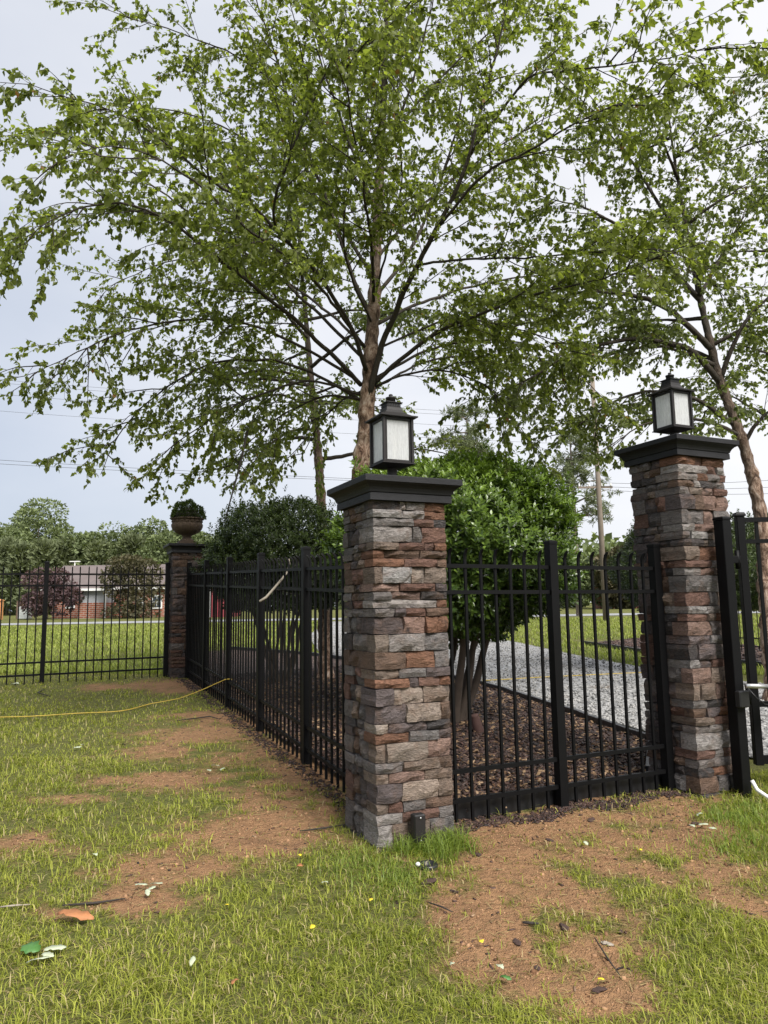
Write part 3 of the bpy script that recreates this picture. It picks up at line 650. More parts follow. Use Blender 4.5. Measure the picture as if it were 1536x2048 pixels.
def grow(limbs, rg, L2=(.45, 1.1), ds2=.17, ds3=.10, L3=(.14, .36), dl=.032, start=.22, droop=.05, droop3=.16, up2=.1, prune=-9):
    sec = []; secL = []; o3 = []
    for P, r in limbs:
        s = np.r_[0, np.cumsum(np.linalg.norm(np.diff(P, axis=0), axis=1))]; L = s[-1]; x = L*start*rg.uniform(.8, 1.2)
        while x < L*1.001:
            i = min(np.searchsorted(s, x), len(P)-1); t = P[i]-P[max(i-2, 0)]; t = t/(np.linalg.norm(t)+1e-9)
            fr = x/L; v = unit(1, rg)[0]; v -= t*(v@t); v /= np.linalg.norm(v); v[2] = v[2]*.6+up2
            ang = math.radians(rg.uniform(32, 62)) if fr < .93 else math.radians(rg.uniform(5, 25)); d = t*math.cos(ang)+v*math.sin(ang); d /= np.linalg.norm(d)
            ln = rg.uniform(*L2)*(1.15-.55*fr); pts = [P[i]]; k = 8
            for j in range(k-1):
                d = d+np.array([0, 0, -droop])+rg.normal(0, .09, 3); d /= np.linalg.norm(d); pts.append(pts[-1]+d*ln/(k-1))
            sec.append(pts); secL.append(ln); x += ds2*rg.uniform(.6, 1.4)
    sec = np.array(sec); secL = np.array(secL); kp = sec[:, :, 2].min(1) > prune; sec, secL = sec[kp], secL[kp]
    T3 = []
    for pts, ln in zip(sec, secL):
        x = .12*ln
        while x < ln:
            f = x/ln*7; i = min(int(f), 6); p = pts[i]+(pts[i+1]-pts[i])*(f-i); t = pts[i+1]-pts[i]; t = t/np.linalg.norm(t)
            v = unit(1, rg)[0]; v -= t*(v@t); v /= np.linalg.norm(v); ang = math.radians(rg.uniform(25, 65)); d = t*math.cos(ang)+v*math.sin(ang)*np.array([1, 1, .7])
            l3 = rg.uniform(*L3)*(1.2-.5*x/ln); q = [p]
            for j in range(3):
                d = d+np.array([0, 0, -droop3])+rg.normal(0, .1, 3); d /= np.linalg.norm(d); q.append(q[-1]+d*l3/3)
            T3.append(q); x += ds3*rg.uniform(.6, 1.5)
        q = [pts[5], pts[6], pts[7], pts[7]+(pts[7]-pts[6])*.7]; T3.append(q)
    T3 = np.array(T3)
    # leaves along the fine twigs
    l3 = np.linalg.norm(np.diff(T3, axis=1), axis=2).sum(1); cnt = np.maximum(2, (l3/dl).astype(int)); idx = np.repeat(np.arange(len(T3)), cnt)
    f = rg.uniform(.1, 1.0, len(idx))*3; i = np.minimum(f.astype(int), 2); A = T3[idx, i]; B = T3[idx, i+1]; P = A+(B-A)*(f-i)[:, None]
    t = B-A; t /= np.linalg.norm(t, axis=1, keepdims=True); sd = unit(len(idx), rg)
    D = t*.55+sd*.8+np.array([0, 0, -.55]); N = unit(len(idx), rg)*.7+np.array([0, 0, .8])
    return sec, T3, P, D, N
def leaf_shape(P, D, N):
    D = D/np.linalg.norm(D); Sd = np.cross(N, D); Sd /= np.linalg.norm(Sd)+1e-9; return D, Sd, np.cross(D, Sd)
def make_tree(name, base, trunk, limbs, rg, label, leafmat, lsize=(.045, .085), big=0, trunk_r=(.13, .02), sides=12, keep=1., group=None, **kw):
    base = np.asarray(base, float); root = empty(name, base)
    tp = spline(np.array(trunk)-base, .05); s = np.linspace(0, 1, len(tp)); r = trunk_r[0]*(1-s)**1.3+trunk_r[1]; r *= 1+.07*np.array([math.sin(k*1.3)+math.sin(k*.47) for k in range(len(tp))])
    r[:5] *= np.array([1.5, 1.35, 1.2, 1.1, 1.04]); link('trunk', rad_mesh('trunk', [(tp, r)], sides, .075), None, root)
    LB = []
    for pts, r0, r1 in limbs:
        q = spline(np.array(pts)-base, .1); q[2:] += np.cumsum(rg.normal(0, .006, (len(q)-2, 3)), 0); f = np.linspace(0, 1, len(q)); rr = r0*(1-f)**.9+r1
        link('limb', rad_mesh('limb', [(q, rr)], 8), None, root); LB.append((q, rr))
    LB.append((tp[int(len(tp)*.55):], r[int(len(tp)*.55):]))
    sec, T3, P, D, N = grow(LB, rg, **kw)
    a = link('twigs', twig_mesh('twigs', sec, np.full(len(sec), .0075)*rg.uniform(.6, 1.3, len(sec)), .002), MT['bark'], root); tag(a, kind='stuff')
    b = link('fine_twigs', twig_mesh('fine_twigs', T3, np.full(len(T3), .0026), .0012), MT['bark'], root); tag(b, kind='stuff')
    n = len(P); k = rg.random(n) < keep; P, D, N = P[k], D[k], N[k]; n = len(P)
    # clumpy tint: shoots differ, so do leaves
    cl = fbm(P[:, 0]*1.3+P[:, 2]*.7, P[:, 1]*1.3+P[:, 2], 77); size = rg.uniform(*lsize, n)*np.where(rg.random(n) < .15, 1.3, 1); tint = np.clip(rg.normal(.42, .22, n)+(cl-.5)*.9, 0, .94)
    tint[rg.random(n) < .004] = 1.
    W_ = P+base-np.array([0, 0, EYE]); dep = W_@AF; X = 768+F_PX*(W_@AR)/dep; Y = 1024-F_PX*(W_@AU)/dep
    score = np.where((X > 5) & (X < 1530) & (Y > 5) & (Y < 1500), size/dep, 0); pick = np.argsort(-score)[:big] if big else np.array([], int)
    mask = np.ones(n, bool); mask[pick] = False
    crown = link('crown', leaf_cloud('crown', P[mask], D[mask], N[mask], size[mask], tint[mask], *((LEAF4V, LEAF4F) if leafmat is MT['leaf'] else (LEAF2V, LEAF2F))), leafmat, root); tag(crown, kind='stuff')
    if big:
        var = []
        for q in range(10):
            me = np_mesh('leaf', LEAFV*np.array([1, rg.uniform(.95, 1.2), 1]), LEAFF, False, {'tint': np.full(8, .15+.07*q)}); me.materials.append(leafmat); var.append(me)
        for i in pick:
            D_, S_, N_ = leaf_shape(P[i], D[i], N[i]); o = link('leaf', var[int(np.clip((tint[i]-.15)/.07, 0, 9))], None, crown)
            o.matrix_local = Matrix.Translation(P[i]) @ Matrix(((D_[0], S_[0], N_[0]), (D_[1], S_[1], N_[1]), (D_[2], S_[2], N_[2]))).to_4x4() @ Matrix.Scale(size[i], 4)
    tag(root, label, 'tree', group); return root, n
def PX(L): return [at(*p) for p in L]
rgA = np.random.default_rng(11)
bA_ = at(716, 1440, 8.2); bA_[2] = gzf(bA_[0], 8.2)-.02
trA = [bA_]+PX([(717, 1150, 8.2), (718, 1000, 8.2), (726, 900, 8.2), (735, 800, 8.2), (742, 700, 8.2), (748, 610, 8.2), (752, 500, 8.2), (758, 380, 8.2), (766, 220, 8.2), (772, 60, 8.2), (776, -120, 8.2), (780, -300, 8.2)])
LA = [([(738,790,8.15),(765,690,8.0),(790,630,7.8),(850,505,7.4),(905,400,7.1),(940,310,6.9),(968,190,6.7),(1000,60,6.5),(1030,-80,6.3)],.062),
 ([(745,770,8.2),(800,720,8.0),(880,660,7.7),(960,632,7.4),(1080,590,7.0),(1200,560,6.6),(1320,520,6.3)],.045),
 ([(722,770,8.2),(680,728,7.9),(620,672,7.5),(585,640,7.3),(520,590,7.0),(430,520,6.6),(330,440,6.2),(230,400,5.9),(120,420,5.6),(30,470,5.4)],.045),
 ([(732,740,8.1),(705,665,7.8),(672,608,7.5),(630,545,7.2),(560,470,6.9),(490,400,6.6),(420,365,6.3),(310,275,6.0),(200,215,5.8),(90,190,5.6)],.045),
 ([(742,640,8.2),(690,500,8.3),(645,360,8.3),(600,250,8.2),(560,110,8.0),(525,0,7.9),(490,-120,7.8)],.045),
 ([(560,470,6.9),(545,420,6.5),(580,320,6.2),(660,140,5.9),(735,100,5.7),(800,40,5.5)],.022),
 ([(880,450,7.2),(968,345,6.8),(1048,300,6.4),(1143,245,6.1),(1268,200,5.8),(1330,190,5.6)],.026),
 ([(940,310,6.9),(1033,172,6.4),(1118,145,6.0),(1300,120,5.6),(1400,105,5.4)],.022),
 ([(835,530,7.45),(958,514,7.0),(1100,507,6.6),(1218,500,6.3),(1330,495,6.0)],.022),
 ([(748,600,8.2),(830,470,8.6),(900,300,8.9),(930,150,9.0),(950,0,9.2)],.04),
 ([(720,800,8.2),(640,750,8.3),(540,720,8.2),(430,730,8.0),(320,790,7.8),(240,870,7.6),(200,950,7.5)],.03),
 ([(715,760,8.2),(600,690,8.0),(480,640,7.7),(350,640,7.4),(220,670,7.1),(120,715,6.9),(50,745,6.8)],.032),
 ([(722,790,8.2),(620,760,8.0),(520,790,7.6),(440,830,7.3),(375,870,7.1),(320,915,7.0)],.026),
 ([(745,760,8.2),(850,700,8.4),(960,680,8.4),(1060,690,8.3),(1130,720,8.2),(1170,770,8.1)],.03),
 ([(750,650,8.2),(880,590,8.8),(1000,560,9.2),(1150,540,9.5),(1280,560,9.7)],.035),
 ([(750,560,8.2),(660,430,8.9),(560,330,9.3),(430,250,9.6),(300,220,9.8),(200,230,10)],.04),
 ([(755,430,8.2),(690,250,8.0),(640,100,7.8),(600,-60,7.6)],.035), ([(760,330,8.2),(820,180,7.8),(860,30,7.6),(890,-100,7.4)],.03),
 ([(748,610,8.2),(740,480,7.3),(720,330,6.4),(700,200,5.8),(690,60,5.3)],.03), ([(735,700,8.2),(620,560,7.0),(480,450,6.0),(330,330,5.3),(200,280,5.0),(110,300,4.8)],.03),
 ([(730,720,8.2),(560,560,8.0),(400,440,7.9),(250,340,7.8),(130,290,7.7),(50,290,7.7)],.035), ([(755,420,8.2),(620,240,8.2),(480,120,8.2),(330,60,8.1),(230,30,8.0)],.03),
 ([(762,300,8.2),(900,130,8.2),(1020,30,8.1),(1110,-20,8.0)],.03), ([(745,775,8.2),(820,745,8.0),(900,740,7.8),(975,770,7.6),(1020,830,7.5)],.024), ([(752,520,8.2),(850,400,8.6),(980,300,8.8),(1100,240,8.9),(1220,230,9.)],.03),
 ([(722,800,8.2),(650,790,8.3),(560,830,8.3),(490,890,8.2),(450,945,8.1)],.024), ([(728,780,8.2),(690,800,8.6),(640,850,8.9),(600,920,9.)],.02), ([(745,780,8.2),(830,730,8.8),(940,710,9.1),(1050,730,9.3),(1120,790,9.4)],.026), ([(748,700,8.2),(900,640,8.0),(1020,660,7.6),(1110,700,7.4)],.024),
 ([(748,600,8.2),(780,470,7.6),(800,350,7.2),(790,230,6.9),(800,120,6.7)],.022), ([(745,650,8.2),(700,540,7.5),(700,420,7.0),(730,300,6.7),(750,190,6.5)],.022),
 ([(735,700,8.2),(640,610,8.6),(520,540,9.),(380,520,9.2),(250,560,9.4),(190,610,9.4)],.03)]
_, nA = make_tree('birch_tree', bA_, trA, [(PX(l), r*.56, .003) for l, r in LA], rgA, 'large river birch with peeling trunk rising behind the near lantern pillar', MT['leaf'], (.032, .072), 300, (.125, .015), 14, 1., L2=(.5, 1.45), ds2=.122, ds3=.088, dl=.0185, droop=.03, prune=2.72-bA_[2])
def auto_limbs(trunk, n, f0, f1, ln, rg, rise=(.25, .7), az0=0):
    tp = spline(trunk, .1); out = []
    for k in range(n):
        f = f0+(f1-f0)*k/max(1, n-1); i = int(f*(len(tp)-1)); p = tp[i]; az = az0+k*2.4+rg.uniform(-.4, .4); l = ln*(1.1-.65*(f-f0)/(f1-f0))*rg.uniform(.8, 1.2); z = rg.uniform(*rise)
        d = np.array([math.cos(az), math.sin(az), z]); q = [p]
        for j in range(5):
            d = d+np.array([0, 0, -.10*(j > 1)])+rg.normal(0, .08, 3); d /= np.linalg.norm(d); q.append(q[-1]+d*l/5)
        out.append((q, .034*(1.2-.6*f), .004))
    return out
rgB = np.random.default_rng(5)
def gpt(px, Y):                              # ground point under a pixel column at a depth
    p = at(px, 1300, Y); p[2] = gzf(p[0], Y)-.02; return p
bB_ = gpt(650, 11.5); trB = [bB_]+PX([(648, 1150, 11.5), (642, 1000, 11.5), (634, 880, 11.5), (622, 760, 11.5), (612, 640, 11.5), (600, 500, 11.4), (590, 360, 11.4), (580, 240, 11.4)])
make_tree('birch_tree', bB_, trB, [(PX(l), .022, .004) for l in ([(628,820,11.5),(560,790,11.2),(480,810,11.),(410,870,10.8)], [(622,760,11.5),(540,740,11.),(450,760,10.7),(380,820,10.5)], [(632,860,11.5),(590,860,11.2),(540,890,11.),(490,950,10.9)], [(625,790,11.5),(680,770,11.2),(700,800,11.)])]+auto_limbs(trB, 20, .38, .97, 2.1, rgB, (.0, .45)), rgB, 'slimmer birch standing farther back between side fence and large birch', MT['leaf2'], (.04, .075), 0, (.105, .012), 10, 1., ds2=.14, ds3=.085, dl=.024)
rgC = np.random.default_rng(6)
bC_ = gpt(1545, 9.5); trC = [bC_]+PX([(1538, 1250, 9.5), (1522, 1040, 9.5), (1490, 900, 9.5), (1440, 760, 9.5), (1412, 650, 9.5), (1385, 520, 9.5), (1362, 400, 9.5), (1345, 290, 9.5), (1335, 210, 9.5)])
LC = [([(1480,870,9.5),(1390,840,9.0),(1290,850,8.6),(1220,890,8.4)],.024,.004), ([(1430,720,9.5),(1340,690,9.8),(1240,700,10.),(1150,740,10.2),(1090,800,10.3)],.028,.004), ([(1440,765,9.5),(1380,700,9.2),(1280,680,8.9),(1160,700,8.6),(1070,750,8.4),(1000,790,8.3)],.04,.004), ([(1425,700,9.5),(1330,620,9.2),(1220,590,8.9),(1110,600,8.7),(1020,640,8.6)],.04,.004),
      ([(1400,600,9.5),(1300,500,9.3),(1190,430,9.1),(1090,400,9.0)],.035,.004), ([(1470,850,9.5),(1390,800,9.3),(1290,790,9.2),(1190,830,9.1),(1130,880,9.1)],.03,.004),
      ([(1440,760,9.5),(1480,660,9.3),(1530,600,9.2),(1600,560,9.1)],.035,.004), ([(1380,500,9.5),(1300,380,9.6),(1230,280,9.7),(1180,220,9.8)],.03,.004),
      ([(1400,590,9.5),(1460,480,9.6),(1500,400,9.7)],.03,.004), ([(1485,890,9.5),(1530,830,9.3),(1590,800,9.2)],.03,.004)]
make_tree('birch_tree', bC_, trC, [(PX(l), a, b) for l, a, b in LC]+auto_limbs(trC, 12, .5, .95, 1.5, rgC, (.1, .7), 1.), rgC, 'leaning birch with rough trunk growing behind the tall gate pillar', MT['leaf2'], (.038, .075), 300, (.116, .012), 14, 1., L2=(.5, 1.3), ds2=.125, ds3=.085, dl=.02, droop=.04)
rgE = np.random.default_rng(8)
bE_ = gpt(1640, 11.); trE = [bE_]+PX([(1630, 1000, 11), (1610, 700, 11), (1590, 450, 11), (1575, 250, 11), (1565, 90, 11)])
make_tree('birch_tree', bE_, trE, auto_limbs(trE, 18, .32, .96, 1.55, rgE, (.2, .7)), rgE, 'birch crown reaching in at the right edge of the picture', MT['leaf2'], (.042, .078), 0, (.11, .012), 8, 1., ds2=.14, ds3=.085, dl=.025)

# hanging dark dead branch under the birch and the broken branch caught on the side fence
tag(MB().tube([at(495, 860, 7.4), at(480, 930, 7.4), at(465, 985, 7.4), at(449, 1045, 7.4)], [.013, .012, .009, .005], 8).build('dead_branch', MT['twigd'], None, True), 'dark dead branch hanging down from the birch left of the pillars', 'branch')
fb = [(519, 1203), (532, 1195), (548, 1177), (562, 1160), (574, 1145), (579, 1128), (578, 1118)]
o = empty('broken_branch', at(519, 1203, 6.9))
bb0 = np.array(o.location)
MB().tube([at(x, y, 6.9+k*.02)-bb0 for k, (x, y) in enumerate(fb)], [.012, .013, .012, .011, .010, .008, .004], 8).build('stick', MT['twig'], o, True)
for a, b in (((548, 1177), (600, 1190)), ((562, 1160), (545, 1190)), ((575, 1140), (600, 1122))):
    MB().tube([at(*a, 6.95)-bb0, at((a[0]+b[0])/2, (a[1]+b[1])/2+2, 6.97)-bb0, at(*b, 7.0)-bb0], [.004, .003, .0015], 5).build('side_twig', MT['twigd'], o, True)
tag(o, 'pale broken branch caught on the pickets of the long side fence', 'branch')

# ------------------------------------------------------------------ shrubs
def shrub(name, base, c, R, rg, label, mat, nshoot, lsize, big=0, lobes=.12, light=.0, stems=7, bottom=-.75, per=9, woodr=.028):
    base = np.asarray(base, float); c = np.asarray(c, float)-base; R = np.asarray(R, float); root = empty(name, base)
    d = unit(nshoot*2, rg); d = d[d[:, 2] > bottom][:nshoot]; n = len(d)
    bump_ = 1+lobes*(np.sin(d[:, 0]*4.1+1)*np.sin(d[:, 1]*3.7)+.7*np.sin(d[:, 2]*6+d[:, 0]*5)); rr = np.where(rg.random(n) < .72, rg.uniform(.88, 1.04, n), rg.uniform(.55, .9, n))*bump_; rr = np.where((rg.random(n) < .05) & (d[:, 2] > -.1), rr*rg.uniform(1.05, 1.16, n), rr)
    P0 = c+d*R*rr[:, None]; ax = d*.8+np.array([0, 0, .55])+.35*unit(n, rg); ax /= np.linalg.norm(ax, axis=1, keepdims=True)
    idx = np.repeat(np.arange(n), per); k = np.tile(np.arange(per), n); m = len(idx); A = ax[idx]
    p = P0[idx]-A*((per-k)*.012)[:, None]; az = k*2.4+rg.uniform(0, 6.3, n)[idx]
    e1 = np.cross(A, np.array([.3, .5, .81])); e1 /= np.linalg.norm(e1, axis=1, keepdims=True); e2 = np.cross(A, e1); side = e1*np.cos(az)[:, None]+e2*np.sin(az)[:, None]
    D = A*(.35+.55*(k/per))[:, None]+side*.8+.15*unit(m, rg); N = A-side*.3+.2*unit(m, rg); size = rg.uniform(*lsize, m)*(1-.25*(k/per))
    tint = np.clip(rg.normal(.16, .12, m)+light*(k/per)*np.clip(.35+d[idx, 2]*.8, 0, 1)*rg.uniform(.3, 1.3, n)[idx], 0, .94)  # upper tips paler: new growth, plus a top highlight put into the tint
    Wp = p+base-np.array([0, 0, EYE]); dep = Wp@AF; front = np.where(rr[idx] > .9, size/dep**2, 0); pick = np.argsort(-front)[:big] if big else np.array([], int)
    mask = np.ones(m, bool); mask[pick] = False
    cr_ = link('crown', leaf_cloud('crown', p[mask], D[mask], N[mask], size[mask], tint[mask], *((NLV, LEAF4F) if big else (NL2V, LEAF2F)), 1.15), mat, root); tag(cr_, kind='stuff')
    if big:
        var = []
        for q in range(10):
            me = np_mesh('leaf', NLV*np.array([1, 1.15, 1]), LEAF4F, False, {'tint': np.full(5, .04+.08*q)}); me.materials.append(mat); var.append(me)
        for i in pick:
            D_, S_, N_ = leaf_shape(p[i], D[i], N[i]); o = link('leaf', var[int(np.clip((tint[i]-.04)/.08, 0, 9))], None, cr_)
            o.matrix_local = Matrix.Translation(p[i]) @ Matrix(((D_[0], S_[0], N_[0]), (D_[1], S_[1], N_[1]), (D_[2], S_[2], N_[2]))).to_4x4() @ Matrix.Scale(size[i], 4)
    for s in range(stems):
        a = s*2.4+.6; t = np.array([math.cos(a)*R[0]*.62, math.sin(a)*R[1]*.62, 0])+c; b0 = np.array([math.cos(a)*.07, math.sin(a)*.07, -.04])
        mid = b0*.5+t*.5; mid[:2] = b0[:2]*.55+t[:2]*.45; q = spline([b0, b0+(mid-b0)*.5+rg.normal(0, .03, 3), mid+rg.normal(0, .04, 3), t], .1)
        r_ = woodr*rg.uniform(.75, 1.3)*(1-.65*np.linspace(0, 1, len(q))); MB().tube(q, list(r_), 8).build('stem', MT['shrubwood'], root, True)
    tag(root, label, 'shrub'); return root
rgS = np.random.default_rng(21)
b1 = G(905, 1448); c1 = at(905, 1095, b1[1]-.1)
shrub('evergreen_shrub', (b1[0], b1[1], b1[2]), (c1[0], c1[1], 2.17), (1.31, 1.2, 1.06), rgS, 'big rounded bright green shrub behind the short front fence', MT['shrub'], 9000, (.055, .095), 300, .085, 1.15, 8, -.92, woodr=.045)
b2 = gpt(560, 11.0); shrub('evergreen_shrub', b2, (b2[0], b2[1], 2.24), (1.12, .95, 1.0), rgS, 'dark rounded shrub behind the long side fence near the urn pillar', MT['shrubd'], 6000, (.04, .07), 0, .07, .6, 8)
b3 = gpt(1395, 12.5); shrub('evergreen_shrub', b3, (b3[0], b3[1], 2.1), (1.35, 1.2, 1.05), rgS, 'dark rounded shrub behind the tall gate pillar', MT['shrubd'], 5000, (.045, .075), 0, .08, .5, 7)
b4 = gpt(1600, 13.5); shrub('evergreen_shrub', b4, (b4[0], b4[1], 2.2), (1.3, 1.2, 1.1), rgS, 'dark shrub half hidden behind the gate at the right edge', MT['shrubd'], 2200, (.045, .075), 0, .08, .4, 6)
# upright light shoots on top of the near shrub
st = G(960, 1472); tag(MB().lathe([(.05, -.02), (.055, .05), (.05, .14), (.042, .2), (.045, .215), (.02, .225)], 12, (0, 0, 0)).build('stump', MT['stump'], None, True, (st[0], st[1], st[2]), (.05, -.25, 0)), 'small dark brown stub leaning in the mulch beside the shrub stems', 'stump')

# ------------------------------------------------------------------ background: woods, house, road side things
def clump_tree(name, base, h, w, rg, mat, label, n=2200, leaf=(.35, .7), shape='round', trunk_frac=.25, group=None, cr=.25):
    base = np.asarray(base, float); root = empty(name, base)
    MB().tube([(0, 0, -.3), (rg.normal(0, .1), 0, h*.4), (rg.normal(0, .2), 0, h*.85)], [h*.018, h*.013, h*.005], 7).build('trunk', MT['pole'], root, True)
    nc = 34; cz_ = rg.uniform(trunk_frac, 1, nc)
    if shape == 'cone': wr = (1-cz_)*.95+.12
    else: wr = np.sqrt(np.clip(1-((cz_-(trunk_frac+1)/2)/((1-trunk_frac)/2*1.05))**2, .05, 1))
    az = rg.uniform(0, 6.3, nc); rad = np.sqrt(rg.uniform(.05, 1, nc)); C = np.stack([np.cos(az)*rad*wr*w/2, np.sin(az)*rad*wr*w/2, cz_*h*.97], 1)
    cs = rg.uniform(.6, 1.2, nc)*w*cr; i = rg.integers(0, nc, n); d = unit(n, rg); P = C[i]+d*(cs[i]*rg.uniform(.55, 1, n)**.5)[:, None]*np.array([1, 1, .75])
    tint = np.clip(rg.normal(.4, .2, n)+(rg.random(nc)[i]-.5)*.5, 0, 1); D = d+.7*unit(n, rg)+(np.array([0, 0, .6]) if shape == 'cone' else np.array([0, 0, -.1]))
    o = link('crown', leaf_cloud('crown', P, D, unit(n, rg)+np.array([0, 0, .6]), rg.uniform(*leaf, n), tint, NL2V if shape == 'cone' else LEAF2V, LEAF2F), mat, root); tag(o, kind='stuff')
    tag(root, label, 'tree', group); return root
rgW = np.random.default_rng(31)
def far_base(px, Y): p = at(px, 1200, Y); p[2] = gzf(p[0], Y); return p
GW = 'trees of the wood behind the house'
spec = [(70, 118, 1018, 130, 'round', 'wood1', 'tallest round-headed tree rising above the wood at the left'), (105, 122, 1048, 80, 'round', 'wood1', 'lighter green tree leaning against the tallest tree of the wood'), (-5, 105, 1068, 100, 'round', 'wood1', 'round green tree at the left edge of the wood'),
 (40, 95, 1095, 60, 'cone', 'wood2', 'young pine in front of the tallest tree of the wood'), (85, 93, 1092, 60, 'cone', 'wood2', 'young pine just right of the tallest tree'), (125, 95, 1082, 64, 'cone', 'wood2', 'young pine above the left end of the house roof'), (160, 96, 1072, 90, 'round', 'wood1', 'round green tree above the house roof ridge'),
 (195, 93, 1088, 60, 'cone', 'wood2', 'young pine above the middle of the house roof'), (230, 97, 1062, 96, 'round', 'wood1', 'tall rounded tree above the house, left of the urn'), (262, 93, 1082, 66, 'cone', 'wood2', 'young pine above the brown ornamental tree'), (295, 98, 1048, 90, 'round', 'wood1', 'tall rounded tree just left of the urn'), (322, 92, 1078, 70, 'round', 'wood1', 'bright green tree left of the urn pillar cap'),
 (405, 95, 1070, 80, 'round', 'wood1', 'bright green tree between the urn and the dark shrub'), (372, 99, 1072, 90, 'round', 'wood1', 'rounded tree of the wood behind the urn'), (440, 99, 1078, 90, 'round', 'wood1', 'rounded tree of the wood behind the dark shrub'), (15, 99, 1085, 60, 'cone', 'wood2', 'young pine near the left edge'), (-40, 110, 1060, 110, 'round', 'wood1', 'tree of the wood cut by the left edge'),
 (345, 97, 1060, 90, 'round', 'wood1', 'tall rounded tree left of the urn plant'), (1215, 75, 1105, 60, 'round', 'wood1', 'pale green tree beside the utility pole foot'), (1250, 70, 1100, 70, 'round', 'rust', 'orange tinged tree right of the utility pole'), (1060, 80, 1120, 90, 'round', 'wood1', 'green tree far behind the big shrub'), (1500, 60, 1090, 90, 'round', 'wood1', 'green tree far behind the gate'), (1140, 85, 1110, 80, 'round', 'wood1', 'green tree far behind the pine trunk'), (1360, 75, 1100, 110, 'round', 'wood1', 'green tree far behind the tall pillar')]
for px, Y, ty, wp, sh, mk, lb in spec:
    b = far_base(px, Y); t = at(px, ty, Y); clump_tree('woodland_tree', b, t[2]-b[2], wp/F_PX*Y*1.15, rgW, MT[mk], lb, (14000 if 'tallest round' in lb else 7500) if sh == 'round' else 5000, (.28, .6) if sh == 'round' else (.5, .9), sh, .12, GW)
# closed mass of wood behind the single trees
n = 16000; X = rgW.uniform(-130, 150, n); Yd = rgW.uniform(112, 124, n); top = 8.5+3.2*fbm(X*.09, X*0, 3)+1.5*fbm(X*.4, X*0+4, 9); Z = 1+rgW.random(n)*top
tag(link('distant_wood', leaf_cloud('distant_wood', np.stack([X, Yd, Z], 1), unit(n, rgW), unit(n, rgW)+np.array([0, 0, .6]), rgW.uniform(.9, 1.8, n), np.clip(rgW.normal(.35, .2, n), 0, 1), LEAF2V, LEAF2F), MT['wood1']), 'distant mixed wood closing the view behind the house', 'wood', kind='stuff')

# house ------------------------------------------------------------
HY = 66.; hz = gzf(-32, HY); k = HY/F_PX
def hx(px): return at(px, 1200, HY)[0]
def hzz(py, px=200): return at(px, py, HY)[2]-hz
hs = empty('brick_house', (hx(105), HY, hz)); X0 = 0.; X1 = hx(345)-hx(105); EV = hzz(1180); RG = hzz(1128); DP = 8.
def wallbox(name, x0, x1, y0, y1, z0, z1, mat, par=hs): return MB().box(((x0+x1)/2, (y0+y1)/2, (z0+z1)/2), (x1-x0, y1-y0, z1-z0)).build(name, MT[mat], par)
wallbox('wall', X0, X1, 0, DP, -.3, EV, 'brick')
rf = MB(); ov = .5
rf.loft([[(X0-.9, -ov, EV+.02), (X0-.9, DP/2, RG), (X0-.9, DP+ov, EV+.02), (X0-.9, DP+ov, EV+.14), (X0-.9, DP/2, RG+.14), (X0-.9, -ov, EV+.14)], [(X1+.4, -ov, EV+.02), (X1+.4, DP/2, RG), (X1+.4, DP+ov, EV+.02), (X1+.4, DP+ov, EV+.14), (X1+.4, DP/2, RG+.14), (X1+.4, -ov, EV+.14)]], True, True)
rf = rf.build('roof', MT['roof'], hs)
wallbox('fascia', X0-.9, X1+.4, -ov-.06, -ov-.02, EV-.02, EV+.17, 'trim', rf)
vx = hx(85)-hx(105)+.2; MB().tube([(vx+.9, DP/2, RG), (vx+.9, DP/2, RG+.5)], .05, 6).build('vent_pipe', MT['trim'], rf)
wallbox('vent_hood', vx+.4, vx+1.4, DP/2-.1, DP/2+.1, RG+.5, RG+.58, 'trim', rf)
def win(x0, x1, z0, z1, y=-.03):
    f = wallbox('window', x0, x1, y-.06, y+.02, z0, z1, 'trim'); w = .11
    for a in (0, 1):
        for b in (0, 1):
            xa = x0+w+(x1-x0-2*w)*a/2+.02*a; xb = x0+w+(x1-x0-2*w)*(a+1)/2-.02*(1-a); za = z0+w+(z1-z0-2*w)*b/2+.02*b; zb = z0+w+(z1-z0-2*w)*(b+1)/2-.02*(1-b)
            wallbox('pane', xa, xb, y-.075, y-.062, za, zb, 'pane', f)
hX = lambda px: hx(px)-hx(105)
win(hX(132), hX(151), hzz(1216), hzz(1195)); win(hX(274), hX(287), hzz(1222), hzz(1196)); win(hX(304), hX(325), hzz(1219), hzz(1192))
wallbox('porch_wall', hX(181), hX(232), -2.6, -.002, -.3, hzz(1206), 'brick'); wallbox('porch_siding', hX(183), hX(231), -2.55, -.004, hzz(1206), hzz(1183), 'siding')
pf = MB(); pf.loft([[(hX(180), -2.9, hzz(1181)), (hX(180), -.5, hzz(1165)), (hX(180), -.5, hzz(1163)), (hX(180), -2.9, hzz(1179))], [(hX(234), -2.9, hzz(1181)), (hX(234), -.5, hzz(1165)), (hX(234), -.5, hzz(1163)), (hX(234), -2.9, hzz(1179))]], True, True); pf = pf.build('porch_roof', MT['roof'], hs)
wallbox('porch_fascia', hX(180), hX(234), -2.98, -2.92, hzz(1183), hzz(1178.5), 'trim', pf)
wallbox('corner_board', hX(231)+.02, hX(233), -2.6, -2.45, 0, hzz(1183), 'trim')
tag(hs, 'low red brick house with grey shingle roof across the road', 'house')
b = far_base(95, 62.); clump_tree('ornamental_tree', b, 4.1, 4.4, rgW, MT['plum'], 'purple-leaved tree in front of the left end of the brick house', 4200, (.16, .34), 'round', .2, None, .2)
b = far_base(262, 61.); clump_tree('ornamental_tree', b, 4.9, 5.2, rgW, MT['rust'], 'brownish dome-shaped tree in front of the house entrance', 6000, (.16, .32), 'round', .02, None, .22)
